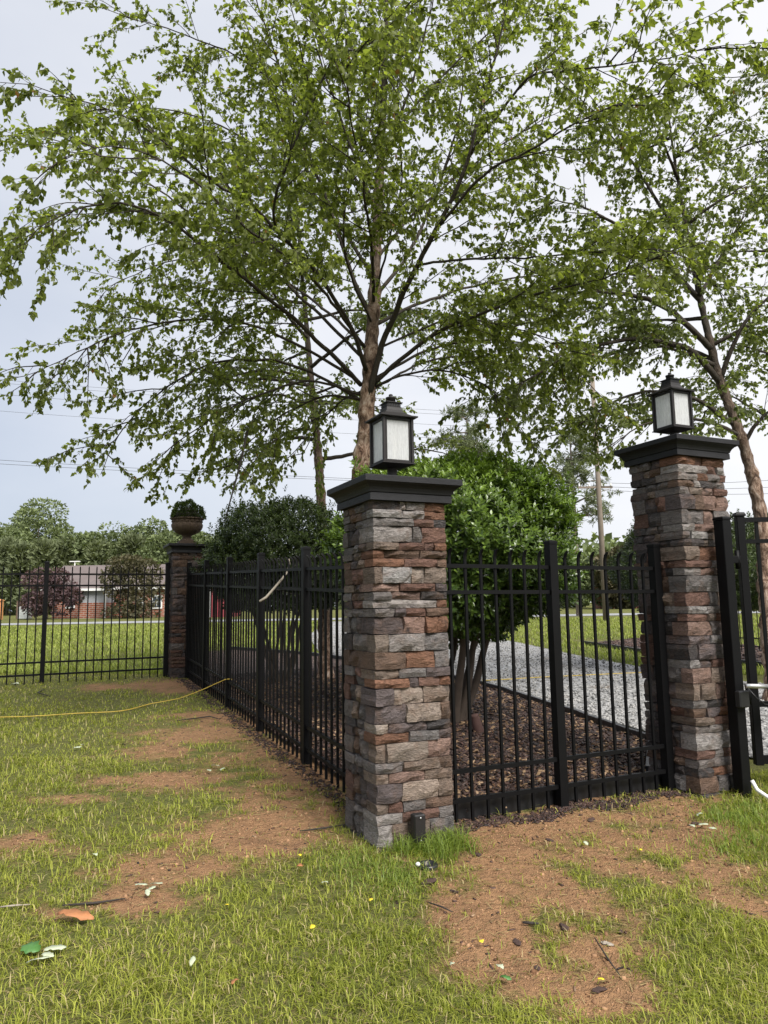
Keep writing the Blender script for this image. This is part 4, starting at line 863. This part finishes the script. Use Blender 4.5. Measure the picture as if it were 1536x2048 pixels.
ac = empty('air_conditioner', (hx(62), HY-1, gzf(-35, HY))); MB().bbox((0, 0, .55), (.9, .9, 1.1), .05).build('cabinet', MT['acunit'], ac); MB().lathe([(.38, 1.1), (.38, 1.14)], 16).build('fan_grille', MT['plastic'], ac); tag(ac, 'pale air conditioning unit beside the brick house', 'air conditioner')
wf = empty('board_fence', (hx(22), HY+1, gzf(-37, HY)))
for i in range(9): MB().box((i*.17+.1, 0, .8), (.15, .03, 1.7)).build('board', MT['woodf'], wf)
for z in (.4, 1.3): MB().box((.85, .04, z), (1.7, .05, .09)).build('rail', MT['woodf'], wf)
tag(wf, 'dark brown board fence left of the brick house', 'fence')
wp = empty('timber_post', (hx(19), HY-1.5, gzf(-38, HY))); MB().bbox((0, 0, .8), (.42, .3, 1.75), .02).build('post', MT['cedar'], wp); MB().sq([(.24, 1.66), (.24, 1.72), (.05, 1.8)]).build('cap', MT['cedar'], wp); tag(wp, 'bright orange timber post at the left end of the board fence', 'post')
# red outbuilding seen through the side fence
rb = empty('red_outbuilding', far_base(418, 60.)); MB().box((1.0, 2, 1.3), (1.8, 4, 2.6)).build('wall', MT['redwall'], rb); MB().box((.06, -.03, 1.3), (.14, .06, 2.6)).build('corner_board', MT['trim'], rb)
MB().loft([[(-.2, -.3, 2.6), (1, -.3, 3.3), (2.2, -.3, 2.6)], [(-.2, 4.3, 2.6), (1, 4.3, 3.3), (2.2, 4.3, 2.6)]], True, True).build('roof', MT['roof'], rb); MB().box((1.2, -.03, 1.0), (.8, .05, 2.0)).build('door', MT['redwall'], rb); tag(rb, 'dark red outbuilding with white corner seen through the side fence', 'shed')
# brick gate pier and house beyond the road on the right
bp_ = empty('brick_building', far_base(1218, 75.)); MB().box((0, 0, 1.2), (2.6, 2.0, 2.4)).build('wall', MT['brick'], bp_); MB().box((0, 0, 2.47), (2.9, 2.3, .16)).build('coping', MT['trim'], bp_); MB().box((-.5, -1.02, .9), (.8, .06, 1.8)).build('door', MT['siding'], bp_); tag(bp_, 'small brick building across the road behind the utility pole', 'building')
MB().box((2.2, .2, .55), (1.8, 1.6, 1.1)).build('low_wall', MT['redwall'], bp_); MB().box((2.3, .6, 1.6), (1.6, .8, 1.0)).build('white_panel', MT['trim'], bp_)

# utility pole, wires, roadside pines
up = at(1212, 1238, 36.); up[2] = gzf(up[0], 36.); tp_ = at(1187, 800, 36.)-up; u_root = empty('utility_pole', up)
MB().tube([(0, 0, -.3), tuple(tp_*.5), tuple(tp_*1.12)], [.15, .13, .11], 12).build('pole', MT['pole'], u_root, True)
arm = at(1190, 975, 36.)-up; MB().beam((arm[0]-.9, -.05, arm[2]), (arm[0]+.9, .05, arm[2]+.02), .09, .1).build('crossarm', MT['pole'], u_root)
for x in (-.8, -.3, .35, .8): MB().lathe([(.03, 0), (.05, .05), (.03, .1), (.045, .14), (.01, .17)], 8, (arm[0]+x, 0, arm[2]+.05)).build('insulator', MT['trim'], u_root, True)
tag(u_root, 'leaning wooden utility pole with crossarm beyond the gravel drive', 'utility pole')
def wire(a, b, sag, label, r=.012, n=14):
    a = Vector(a); b = Vector(b); P = []
    for i in range(n+1):
        t = i/n; p = a.lerp(b, t); p.z -= sag*4*t*(1-t); P.append(p)
    tag(MB().tube(P, r, 5).build('power_line', MT['wire'], None, True), label, 'power line', 'overhead lines')
wl = [(752, 782, 'topmost overhead line at the left, under the birch tips'), (758, 790, 'second overhead line from the top at the left'), (781, 811, 'third overhead line from the top at the left'), (818, 835, 'fourth overhead line at the left, fainter'), (921, 944, 'upper of the two low overhead lines left of the urn'), (931, 959, 'lower of the two low overhead lines left of the urn')]
for i, (ya, yb, lb) in enumerate(wl): wire(at(-420, ya-30, 34.), at(1189, yb+55, 36.) if i < 4 else at(1190, 970+i, 36.), .25, lb, .010 if i > 3 else .007)
for i, (ya, yb) in enumerate(((965, 940), (972, 958), (978, 975))): wire(at(1190, ya, 36.), at(1750, yb, 34.), .3, ('upper', 'middle', 'lowest')[i]+' overhead line running right from the utility pole', .010)
def pine(px, Y, ty, cw, cb_, lb, rg):
    b = far_base(px, Y); root = empty('pine_tree', b); h = at(px, ty, Y)[2]-b[2]; zc = at(px, cb_, Y)[2]-b[2]; w = cw/F_PX*Y
    MB().tube([(0, 0, -.3), (.05, 0, h*.5), (.0, 0, h*.97)], [.17, .14, .04], 9).build('trunk', MT['pole'], root, True)
    PP = []; 
    for i in range(26):
        z = rg.uniform(zc, h); az = rg.uniform(0, 6.3); l = w/2*rg.uniform(.5, 1.05)*(1-.6*max(0, (z-zc)/(h-zc)-.35)); e = np.array([math.cos(az)*l, math.sin(az)*l, rg.uniform(-.1, .35)*l]); s = np.array([0, 0, z])
        MB().tube([s, s+e*.5+np.array([0, 0, .1]), s+e], [.05, .035, .012], 5).build('limb', MT['pole'], root, True)
        for f in rg.uniform(.35, 1.05, 9): PP.append(s+e*f+rg.normal(0, .28, 3))
    PP = np.array(PP); n = len(PP)*26; i = np.repeat(np.arange(len(PP)), 26); d = unit(n, rg)+np.array([0, 0, .35])
    o = link('crown', leaf_cloud('crown', PP[i]+unit(n, rg)*.12, d, unit(n, rg), rg.uniform(.22, .42, n), np.clip(rg.normal(.5, .2, n), 0, 1), NL2V*np.array([1, .35, 1]), LEAF2F), MT['wood2'], root); tag(o, kind='stuff'); tag(root, lb, 'tree', 'roadside pines')
pine(1156, 46., 870, 150, 1050, 'tall thin pine left of the utility pole', rgW); pine(945, 44., 822, 150, 960, 'pine showing its crown above the big bright shrub', rgW)

# ------------------------------------------------------------------ grass, mulch chips, gravel stones
def blades(name, x, y, h, w, lean, rg, mat, tint, zoff=0., label=None, curl=1.):
    n = len(x); z = gsurf(x, y)+zoff; az = rg.uniform(0, 2*math.pi, n); dx, dy = np.cos(az), np.sin(az); sx_, sy_ = -dy*w/2, dx*w/2
    V = np.zeros((n, 5, 3)); l1 = lean*h*.35; l2 = lean*h*(1+.25*curl); zz2 = h*np.sqrt(np.clip(1-.56*lean**2, .05, 1)); zz1 = np.minimum(h*.58, zz2*.85+.004)
    for j, (s, l, zz) in enumerate(((-1, 0*h, -.004+0*h), (1, 0*h, -.004+0*h), (-.8, l1, zz1), (.8, l1, zz1), (0, l2, zz2))):
        V[:, j, 0] = x+dx*l+sx_*s; V[:, j, 1] = y+dy*l+sy_*s; V[:, j, 2] = z+zz
    Fc = (np.array([(0, 1, 3), (0, 3, 2), (2, 3, 4)])[None]+(np.arange(n)*5)[:, None, None]).reshape(-1, 3)
    o = link(name, np_mesh(name, V.reshape(-1, 3), Fc, False, {'tint': np.repeat(tint, 5)}), mat); return tag(o, label, 'grass', kind='stuff')
def inside_pillars(x, y, m=.0):
    bad = np.zeros(len(x), bool)
    for C in (C1, C2, C3):
        a = (x-C[0])*U[0]+(y-C[1])*U[1]; b = (x-C[0])*V_[0]+(y-C[1])*V_[1]; bad |= (a > -m) & (a < PW+m) & (b > -m) & (b < PW+m)
    return bad
def in_yard(x, y):          # outside the fence, on the viewer's side
    a = (x-C1[0])*U[0]+(y-C1[1])*U[1]; b = (x-C1[0])*V_[0]+(y-C1[1])*V_[1]
    return (b < PW/2+.02) | (a < PW/2-.02)
rgG = np.random.default_rng(51)
xs, ys, hs_, ts = [], [], [], []
for (x0, x1, y0, y1, dens) in ((-2.2, 2.3, 2.3, 3.4, 9000), (2.3, 4.2, 2.3, 3.4, 3000), (-2.7, 3.0, 3.4, 4.6, 6800), (3.0, 5.5, 3.4, 4.6, 2500), (-3.6, 3.8, 4.6, 6.5, 4200), (3.8, 6., 4.6, 5.8, 1800), (-5.2, 1.0, 6.5, 9., 1900), (-7.5, 0., 9., 13.2, 900)):
    n = int((x1-x0)*(y1-y0)*dens); x = rgG.uniform(x0, x1, n); y = rgG.uniform(y0, y1, n)
    # tufts: pull many blades to shared roots
    tn = max(1, n//9); tx = rgG.uniform(x0, x1, tn); ty = rgG.uniform(y0, y1, tn); i = rgG.integers(0, tn, n); pull = rgG.random(n) < .6
    x = np.where(pull, tx[i]+rgG.normal(0, .016, n), x); y = np.where(pull, ty[i]+rgG.normal(0, .016, n), y)
    s = soil(x, y); thin = fbm(x*1.7, y*1.7, 71); pr = np.clip(1.0-1.5*s+.5*(fbm(x*5, y*5, 61)-.5), .03, 1)*np.clip(-.05+1.7*thin, .14, 1)
    ok = (rgG.random(n) < pr) & in_yard(x, y) & ~inside_pillars(x, y)
    x, y, s, thin = x[ok], y[ok], s[ok], thin[ok]; n = len(x); patch = fbm(x*2.1+5, y*2.1, 88)
    xs.append(x); ys.append(y); hs_.append(rgG.uniform(.021, .060, n)*(.5+.95*patch)*(1-.35*s)*np.where(rgG.random(n) < .05, 1.6, 1)); ts.append(np.clip(rgG.normal(.42, .24, n)+(fbm(x*.9, y*.9+8, 91)-.5)*.8, 0, .94))
x = np.concatenate(xs); y = np.concatenate(ys); h = np.concatenate(hs_); t = np.concatenate(ts); t[rgG.random(len(t)) < .11] = 1.
blades('lawn_grass', x, y, h, rgG.uniform(.0026, .0052, len(x))*(1+.10*np.clip(y-3, 0, 10)), np.clip(rgG.normal(1.0, .32, len(x)), .1, 1.34), rgG, MT['grass'], t, 0, 'thin yellow-green lawn grass in front of the fence')
print('blades', len(x))
# lush tufts round the pillar feet
def tufts(pts, n, spread, hh, name, lb):
    X, Y = [], []
    for px, py in pts:
        g = G(px, py); X.append(g[0]+rgG.normal(0, spread, n)); Y.append(g[1]+rgG.normal(0, spread*1.1, n))
    X = np.concatenate(X); Y = np.concatenate(Y); ok = ~inside_pillars(X, Y, .01) & in_yard(X, Y); X, Y = X[ok], Y[ok]; n = len(X)
    blades(name, X, Y, rgG.uniform(*hh, n), rgG.uniform(.003, .0055, n), np.clip(rgG.normal(.85, .35, n), .1, 1.3), rgG, MT['tuft'], np.clip(rgG.normal(.45, .25, n), 0, .94), 0, lb)
tufts([(800, 1702), (835, 1705), (870, 1692), (900, 1688), (885, 1715), (925, 1698)], 140, .045, (.06, .15), 'tall_grass', 'lush tall grass tufts round the foot of the near pillar')
tufts([(720, 1725), (760, 1755), (820, 1750), (690, 1735), (790, 1780)], 170, .10, (.03, .07), 'lush_grass', 'fresh green grass in front of the near pillar')
tufts([(1440, 1640), (1480, 1640), (1510, 1620), (1500, 1680), (1460, 1700), (1530, 1650)], 240, .09, (.035, .08), 'gate_grass', 'weedy grass at the foot of the gate pillar')
# meadow beyond the fences
n = 90000; y = 12.2+rgG.random(n)**1.6*29; x = rgG.uniform(-1, 1, n)*(4+y*.62); dn = np.stack([x, y], 1)
def below(Pl, x, y):  # signed side of a polyline given as y -> x
    Pl = np.asarray(Pl); o_ = np.argsort(Pl[:, 1]); return np.interp(y, Pl[o_, 1], Pl[o_, 0])
inb = (x > below(bA, x, y)) & (x < below(bB, x, y)) & (y < 17); ind = (x > below(dB*0+dA, x, y)) & (x < below(dB, x, y)); in2 = (x > below(b2A, x, y)) & (x < below(b2B, x, y)) & (y > 11) & (y < 21)
ok = ~(inb | ind | in2); x, y = x[ok], y[ok]; n = len(x)
blades('meadow_grass', x, y, rgG.uniform(.035, .09, n)*(1+.012*y), rgG.uniform(.008, .014, n)*(1+.05*y), np.clip(rgG.normal(.6, .3, n), .1, 1.2), rgG, MT['grassf'], np.clip(rgG.normal(.5, .25, n)+(fbm(x*.6, y*.6, 5)-.5)*.8, 0, .94), 0, 'bright green meadow lawn beyond the fences')
def chips(name, x, y, L, Wd, T, rg, mat, tint, lift, label, cat, flat=.35):
    n = len(x); z = gsurf(x, y)+lift; az = rg.uniform(0, 6.3, n); D = np.stack([np.cos(az), np.sin(az), rg.normal(0, flat, n)], 1); D /= np.linalg.norm(D, axis=1, keepdims=True)
    N = np.stack([rg.normal(0, flat, n), rg.normal(0, flat, n), np.ones(n)], 1); Sd = np.cross(N, D); Sd /= np.linalg.norm(Sd, axis=1, keepdims=True); Nn = np.cross(D, Sd)
    tv = np.array([(-1, -.7, -1), (1, -.8, -1), (.9, .8, -1), (-.9, 1, -1), (-.8, -.5, 1), (.9, -.5, 1), (.6, .6, 1), (-.7, .7, 1)])*.5
    P = np.stack([x, y, z], 1); v = P[:, None]+tv[None, :, 0:1]*D[:, None]*L[:, None, None]+tv[None, :, 1:2]*Sd[:, None]*Wd[:, None, None]+tv[None, :, 2:3]*Nn[:, None]*T[:, None, None]
    q = np.array([(3, 2, 1, 0), (4, 5, 6, 7), (0, 1, 5, 4), (1, 2, 6, 5), (2, 3, 7, 6), (3, 0, 4, 7)]); Fc = (q[None]+(np.arange(n)*8)[:, None, None]).reshape(-1, 4)
    return tag(link(name, np_mesh(name, v.reshape(-1, 3), Fc, False, {'tint': np.repeat(tint, 8)}), mat), label, cat, kind='stuff')
def in_sheet(A, B, n, rg, p=1.):
    i = rg.integers(0, len(A)-1, n); t = rg.random(n); a = A[i]+(A[i+1]-A[i])*t[:, None]; b = B[i]+(B[i+1]-B[i])*t[:, None]; s = rg.random(n)**p; q = a+(b-a)*s[:, None]; return q[:, 0], q[:, 1]
x, y = in_sheet(bA[:45], bB[:45], 15000, rgG); n = len(x); t = np.clip(rgG.normal(.28, .28, n), 0, .94); t[rgG.random(n) < .03] = 1.
chips('mulch_chips', x, y, rgG.uniform(.03, .085, n), rgG.uniform(.015, .035, n), rgG.uniform(.004, .012, n), rgG, MT['chip'], t, .045, 'dark brown bark mulch chips in the bed behind the fence', 'mulch')
x, y = in_sheet(bA[:40], bB[:40], 3600, rgG); n = len(x); chips('dry_leaves', x, y, rgG.uniform(.025, .06, n), rgG.uniform(.015, .04, n), np.full(n, .002), rgG, MT['litter'], rgG.random(n)*.94, .056, 'dry brown leaf litter scattered over the mulch bed', 'leaf litter')
x, y = in_sheet(b2A, b2B, 2500, rgG); n = len(x); chips('far_mulch_chips', x, y, rgG.uniform(.05, .12, n), rgG.uniform(.03, .06, n), rgG.uniform(.01, .02, n), rgG, MT['chip'], rgG.random(n)*.94, .04, 'dark mulch chips in the bed beyond the drive', 'mulch')
x, y = in_sheet(dA[:60], dB[:60], 10000, rgG, 1.5); n = len(x); chips('gravel_stones', x, y, rgG.uniform(.018, .045, n), rgG.uniform(.015, .03, n), rgG.uniform(.012, .025, n), rgG, MT['pebble'], rgG.random(n)*.94, .028, 'loose grey stones of the gravel drive', 'gravel')
# sandy crumbs and leaf bits on the bare soil
n = 26000; x = rgG.uniform(-2.5, 3.4, n); y = rgG.uniform(2.4, 7.2, n); ok = (soil(x, y) > .38) & in_yard(x, y) & ~inside_pillars(x, y); x, y = x[ok], y[ok]; n = len(x); s = rgG.uniform(.003, .011, n)*np.where(rgG.random(n) < .08, 2.3, 1)
chips('soil_crumbs', x, y, s, s*.8, s*.6, rgG, MT['crumb'], rgG.random(n)*.94, .001, 'reddish sandy soil crumbs on the bare patches', 'soil')
n = 2600; x = rgG.uniform(-3.5, 3.4, n); y = rgG.uniform(2.4, 10., n); ok = (rgG.random(n) < .12+.6*soil(x, y)) & in_yard(x, y) & ~inside_pillars(x, y); x, y = x[ok], y[ok]; n = len(x)
chips('leaf_fragments', x, y, rgG.uniform(.01, .032, n), rgG.uniform(.005, .016, n), np.full(n, .0015), rgG, MT['litter'], rgG.random(n)*.94, .006, 'small dry leaf fragments strewn over soil and grass', 'leaf litter', .25)
n = 9000; x = rgG.uniform(-3., 3.4, n); y = 2.35+rgG.random(n)**1.5*6.; ok = in_yard(x, y) & ~inside_pillars(x, y); x, y = x[ok], y[ok]; n = len(x)
chips('straw_thatch', x, y, rgG.uniform(.02, .075, n), rgG.uniform(.0018, .0035, n), np.full(n, .0012), rgG, MT['straw'], rgG.random(n)*.94, .008, 'dry straw thatch lying between the grass blades', 'thatch', .22)
n = 5200; x = rgG.uniform(-3., 3.4, n); y = rgG.uniform(2.4, 8.5, n); ok = (rgG.random(n) < .02+.75*soil(x, y)*fbm(x*2, y*2, 123)) & in_yard(x, y) & ~inside_pillars(x, y); x, y = x[ok], y[ok]; n = len(x)
chips('soil_debris', x, y, rgG.uniform(.008, .045, n), rgG.uniform(.004, .016, n), rgG.uniform(.002, .007, n), rgG, MT['chip'], np.clip(rgG.normal(.55, .3, n), 0, 1), .003, 'dark mulch crumbs and twig bits strewn over the bare soil', 'debris', .2)
fr = np.array([uv(a, .18+.05*math.sin(a*9)) for a in np.linspace(PW+.05, LEN-.05, 60)]); k = np.repeat(np.arange(60), 34); x = fr[k, 0]+rgG.normal(0, .03, len(k)); y = fr[k, 1]+rgG.normal(0, .045, len(k))
sf = np.array([uv(.16, b) for b in np.linspace(.55, 7.8, 90)]); k = np.repeat(np.arange(90), 16); x = np.r_[x, sf[k, 0]+rgG.normal(0, .05, len(k))]; y = np.r_[y, sf[k, 1]+rgG.normal(0, .05, len(k))]; ok = ~inside_pillars(x, y); x, y = x[ok], y[ok]; n = len(x)
chips('spilled_mulch', x, y, rgG.uniform(.015, .05, n), rgG.uniform(.008, .02, n), rgG.uniform(.003, .008, n), rgG, MT['chip'], np.clip(rgG.normal(.4, .3, n), 0, 1), .005, 'mulch crumbs washed out along the foot of the fences', 'mulch')

# ------------------------------------------------------------------ cord, fallen leaves and other small things on the ground
def cord(pts, label, lift=.012, r=.006):
    P = [np.array(p) for p in pts]; P = spline(P, .12); P[:, :2] += np.cumsum(rgG.normal(0, .002, (len(P), 2)), 0)
    return tag(MB().tube([(p[0], p[1], p[2]) for p in P], r, 6).build('extension_cord', MT['yellow'], None, True), label, 'cord', 'yellow cords')
def gl(px, py, l=.03): g = G(px, py); g[2] += l; return g
cord([gl(-60, 1441), gl(60, 1438), gl(150, 1432), gl(240, 1427), gl(300, 1412), at(355, 1397, 9.12), at(408, 1377, 9.03), np.append(uv(PW/2-.05, 5.03), gzf(*uv(.2, 5.03))+.345), np.append(uv(PW/2+.03, 4.98), gzf(*uv(.2, 5.))+.34)], 'yellow extension cord crossing the lawn and climbing to the side fence', r=.0055)
cord([gl(860, 1372, .05), gl(930, 1369, .05), gl(1000, 1366, .05), gl(1080, 1361, .05), gl(1160, 1357, .05), gl(1240, 1353, .05), gl(1330, 1349, .05)], 'yellow extension cord lying across the gravel drive behind the fence', r=.007)
def flat_leaf(name, px, py, size, az, mat, label, group=None, lobed=False, curl=.25, lift=.03, asp=.45):
    g = G(px, py); n = 9; V = []; 
    for i in range(n):
        t = i/(n-1); w = asp*math.sin(math.pi*min(1, t*.93+.05))**.8*(1+(.28*math.sin(t*19) if lobed else .05*math.sin(t*23)))
        zc = curl*size*(.35*math.sin(t*3.1)); V += [(t*size-size/2, w*size/2, zc+curl*size*.12*math.sin(t*7+1)), (t*size-size/2, 0, zc-.06*size*curl), (t*size-size/2, -w*size/2, zc+curl*size*.16*math.sin(t*6))]
    Fc = [(i*3+a, i*3+a+1, i*3+a+4, i*3+a+3) for i in range(n-1) for a in (0, 1)]
    me = bpy.data.meshes.new(name); me.from_pydata(V, [], Fc); me.update(); me.polygons.foreach_set('use_smooth', [True]*len(Fc))
    o = link(name, me, MT[mat], None, (g[0], g[1], float(gsurf(g[0], g[1]))+lift), (rgG.normal(0, .12), rgG.normal(0, .12), az)); m = o.modifiers.new('t', 'SOLIDIFY'); m.thickness = .0012
    return tag(o, label, 'leaf', group)
flat_leaf('fallen_leaf', 150, 1850, .185, -.25, 'leafbrown', 'large orange-brown fallen leaf on the lawn at the lower left', None, True, .3, .04, .30).rotation_euler = (.25, .04, -.2)
def leaf_cluster(pts, label, mat='leafpale', cat='leaves'):
    g = G(*pts[0][:2]); r = empty('fallen_leaves', (g[0], g[1], float(gsurf(g[0], g[1])))); c = np.array(r.location)
    for px, py, s, az in pts:
        o = flat_leaf('leaf', px, py, s, az, mat, None, None, True, .22, .03, .5); del o['category']; o.parent = r; o.location = np.array(o.location)-c
    tag(r, label, cat, 'pale fallen leaf clusters')
leaf_cluster([(282, 1783, .06, .4), (295, 1800, .05, 2.0), (312, 1783, .07, -.2), (303, 1793, .05, 1.0)], 'pale upturned leaf cluster on a soil patch in the left lawn')
leaf_cluster([(110, 1912, .085, .5), (75, 1935, .085, .3), (95, 1925, .06, -.3)], 'pale leaf cluster beside a green leaf at the lower left corner')
leaf_cluster([(430, 1538, .07, 0), (445, 1545, .06, 1.2), (418, 1548, .06, 2.2)], 'pale leaf cluster on bare soil beside the side fence')
leaf_cluster([(1408, 1660, .07, .3), (1385, 1664, .05, 1.8), (1425, 1668, .05, 2.6)], 'pale leaf cluster on the soil near the gate pillar')
leaf_cluster([(155, 1502, .07, .3), (165, 1497, .06, 1.4)], 'small pale leaf cluster in the middle of the left lawn')
flat_leaf('fallen_leaf', 60, 1915, .085, 2.9, 'leafgreen', 'green fallen leaf beside the pale leaves at the lower left corner', None, True, .25, .04, .8)
flat_leaf('fallen_leaf', 385, 1947, .05, 1.5, 'leafpale', 'narrow pale green leaf on end in the near lawn', None, False, .5, .04)
for px, py, s, lb in ((625, 1870, .03, 'yellow leaf in the near lawn left of the soil patch'), (742, 1812, .026, 'bright yellow petal in the lawn before the near pillar'), (963, 1898, .028, 'yellow petal on the bare soil at the lower right'), (1203, 1974, .026, 'yellow petal beside a brown chunk at the bottom right'), (1282, 1714, .022, 'yellow petal on the soil near the gate pillar'), (600, 1722, .022, 'yellow petal in the grass left of the near pillar'), (454, 1822, .022, 'yellow petal in the middle of the left lawn')):
    flat_leaf('fallen_petal', px, py, s, px*.7, 'flower', lb, 'yellow petals on the lawn', False, .4, .03, .8)
for px, py, s, mk, lb in ((470, 1985, .04, 'leafbrown', 'small brown leaf in the nearest lawn'), (650, 1778, .035, 'leafpale', 'pale leaf left of the near pillar on grass'), (1012, 1972, .045, 'leafgreen', 'pale green leaf on the soil near the bottom'), (1000, 1948, .04, 'leafpale', 'pale leaf at the edge of the lower soil patch'), (905, 1945, .03, 'leafpale', 'small pale scrap at the left edge of the lower soil patch'), (600, 1745, .045, 'leafbrown', 'brown leaf before the soil strip by the side fence'), (1172, 1700, .04, 'leafpale', 'curled pale leaf in the middle of the right soil patch'), (1400, 1640, .05, 'leafpale', 'pale leaf under the gate pillar'), (190, 1720, .04, 'leafpale', 'pale leaf on the left edge soil patch'), (30, 1372, .12, 'leafpale', 'pale scrap under the left fence')):
    flat_leaf('fallen_leaf', px, py, s, px*.31, mk, lb, 'single fallen leaves', True, .5, .03, .6)
def chunk(px, py, s, label, mat='barkchip', sh=(1.5, .9, .35), rot=None):
    s *= .72; g = G(px, py); m = MB(); rings = []
    for k in range(6):
        t = k/5; r = s*.5*math.sin(math.pi*(.12+.76*t)); rings.append([((t-.5)*s*sh[0]+rgG.normal(0, s*.05), r*sh[1]*math.cos(a)*rgG.uniform(.5, 1.4), r*sh[2]*math.sin(a)*rgG.uniform(.4, 1.4)) for a in np.linspace(0, 2*math.pi, 8)[:-1]])
    o = m.loft(rings, True, True).build('bark_chunk', MT[mat], None, False, (g[0], g[1], float(gsurf(g[0], g[1]))+s*.15), (0, rgG.normal(0, .1), rgG.uniform(0, 3) if rot is None else rot)); tag(o, label, 'bark chunk', 'bark chunks on the soil')
for px, py, s, lb in ((858, 1768, .09, 'largest dark bark chunk below the near pillar'), (908, 1785, .05, 'bark chunk at the left edge of the right soil patch'), (955, 1708, .06, 'bark chunk in front of the short fence near the pillar'), (1128, 1860, .06, 'round bark chunk in the middle of the lower soil patch'), (1200, 1982, .06, 'reddish bark chunk at the bottom right'), (1035, 1885, .05, 'flat bark chunk near the yellow petal'), (1182, 1640, .07, 'dark clod before the short fence post'), (1100, 1680, .05, 'small bark strip on the soil before the fence post'), (1240, 1865, .04, 'small bark chunk right of the lower soil patch'), (330, 1908, .05, 'black bark bit in the near lawn'), (1075, 1935, .035, 'grey stone on the lower soil patch'), (1390, 1650, .06, 'bark chunk before the gate pillar'), (1215, 1888, .05, 'pale stone on the soil at the lower right')):
    chunk(px, py, s, lb, 'twig' if 'pale stone' in lb else 'barkchip')
def stick(pts, r, label, mat='twigd'):
    tag(MB().tube([gl(a, b, .018) for a, b in pts], [r*.7]+[r]*(len(pts)-2)+[r*.5], 6).build('stick', MT[mat], None, True), label, 'stick', 'sticks on the lawn')
stick([(125, 1819), (190, 1814), (250, 1805)], .006, 'dark stick lying left of the pale leaf cluster'); stick([(1045, 1853), (1065, 1855), (1080, 1856)], .007, 'short dark stick on the lower soil patch'); stick([(1190, 1885), (1215, 1925), (1240, 1960)], .004, 'thin curved twig on the lower soil patch'); stick([(855, 1812), (885, 1822), (905, 1832)], .004, 'thin twig at the edge of the grass below the near pillar'); stick([(600, 1668), (650, 1662), (690, 1655)], .006, 'dark root end at the foot of the near pillar', 'twigd'); stick([(100, 1395), (75, 1388), (90, 1380)], .008, 'brown stick on the dirt under the left fence'); stick([(350, 1445), (420, 1436), (440, 1442)], .008, 'dark twig on the dirt beside the side fence'); stick([(0, 1822), (30, 1819), (60, 1817)], .005, 'pale twig at the left edge of the lawn', 'twig')
# drain fitting in the grass
g = G(845, 1737); dr = empty('drain_fitting', (g[0], g[1], g[2])); MB().lathe([(.05, -.02), (.055, .02), (.045, .03), (.04, .02), (.03, .0)], 18, (.03, 0, 0)).build('black_cup', MT['plastic'], dr, True); MB().lathe([(.009, .02), (.013, .026), (.013, .034), (.005, .04)], 14, (-.025, -.02, 0)).build('white_cap', MT['pvc'], dr, True); tag(dr, 'black drain fitting with white cap in the grass below the near pillar', 'drain')
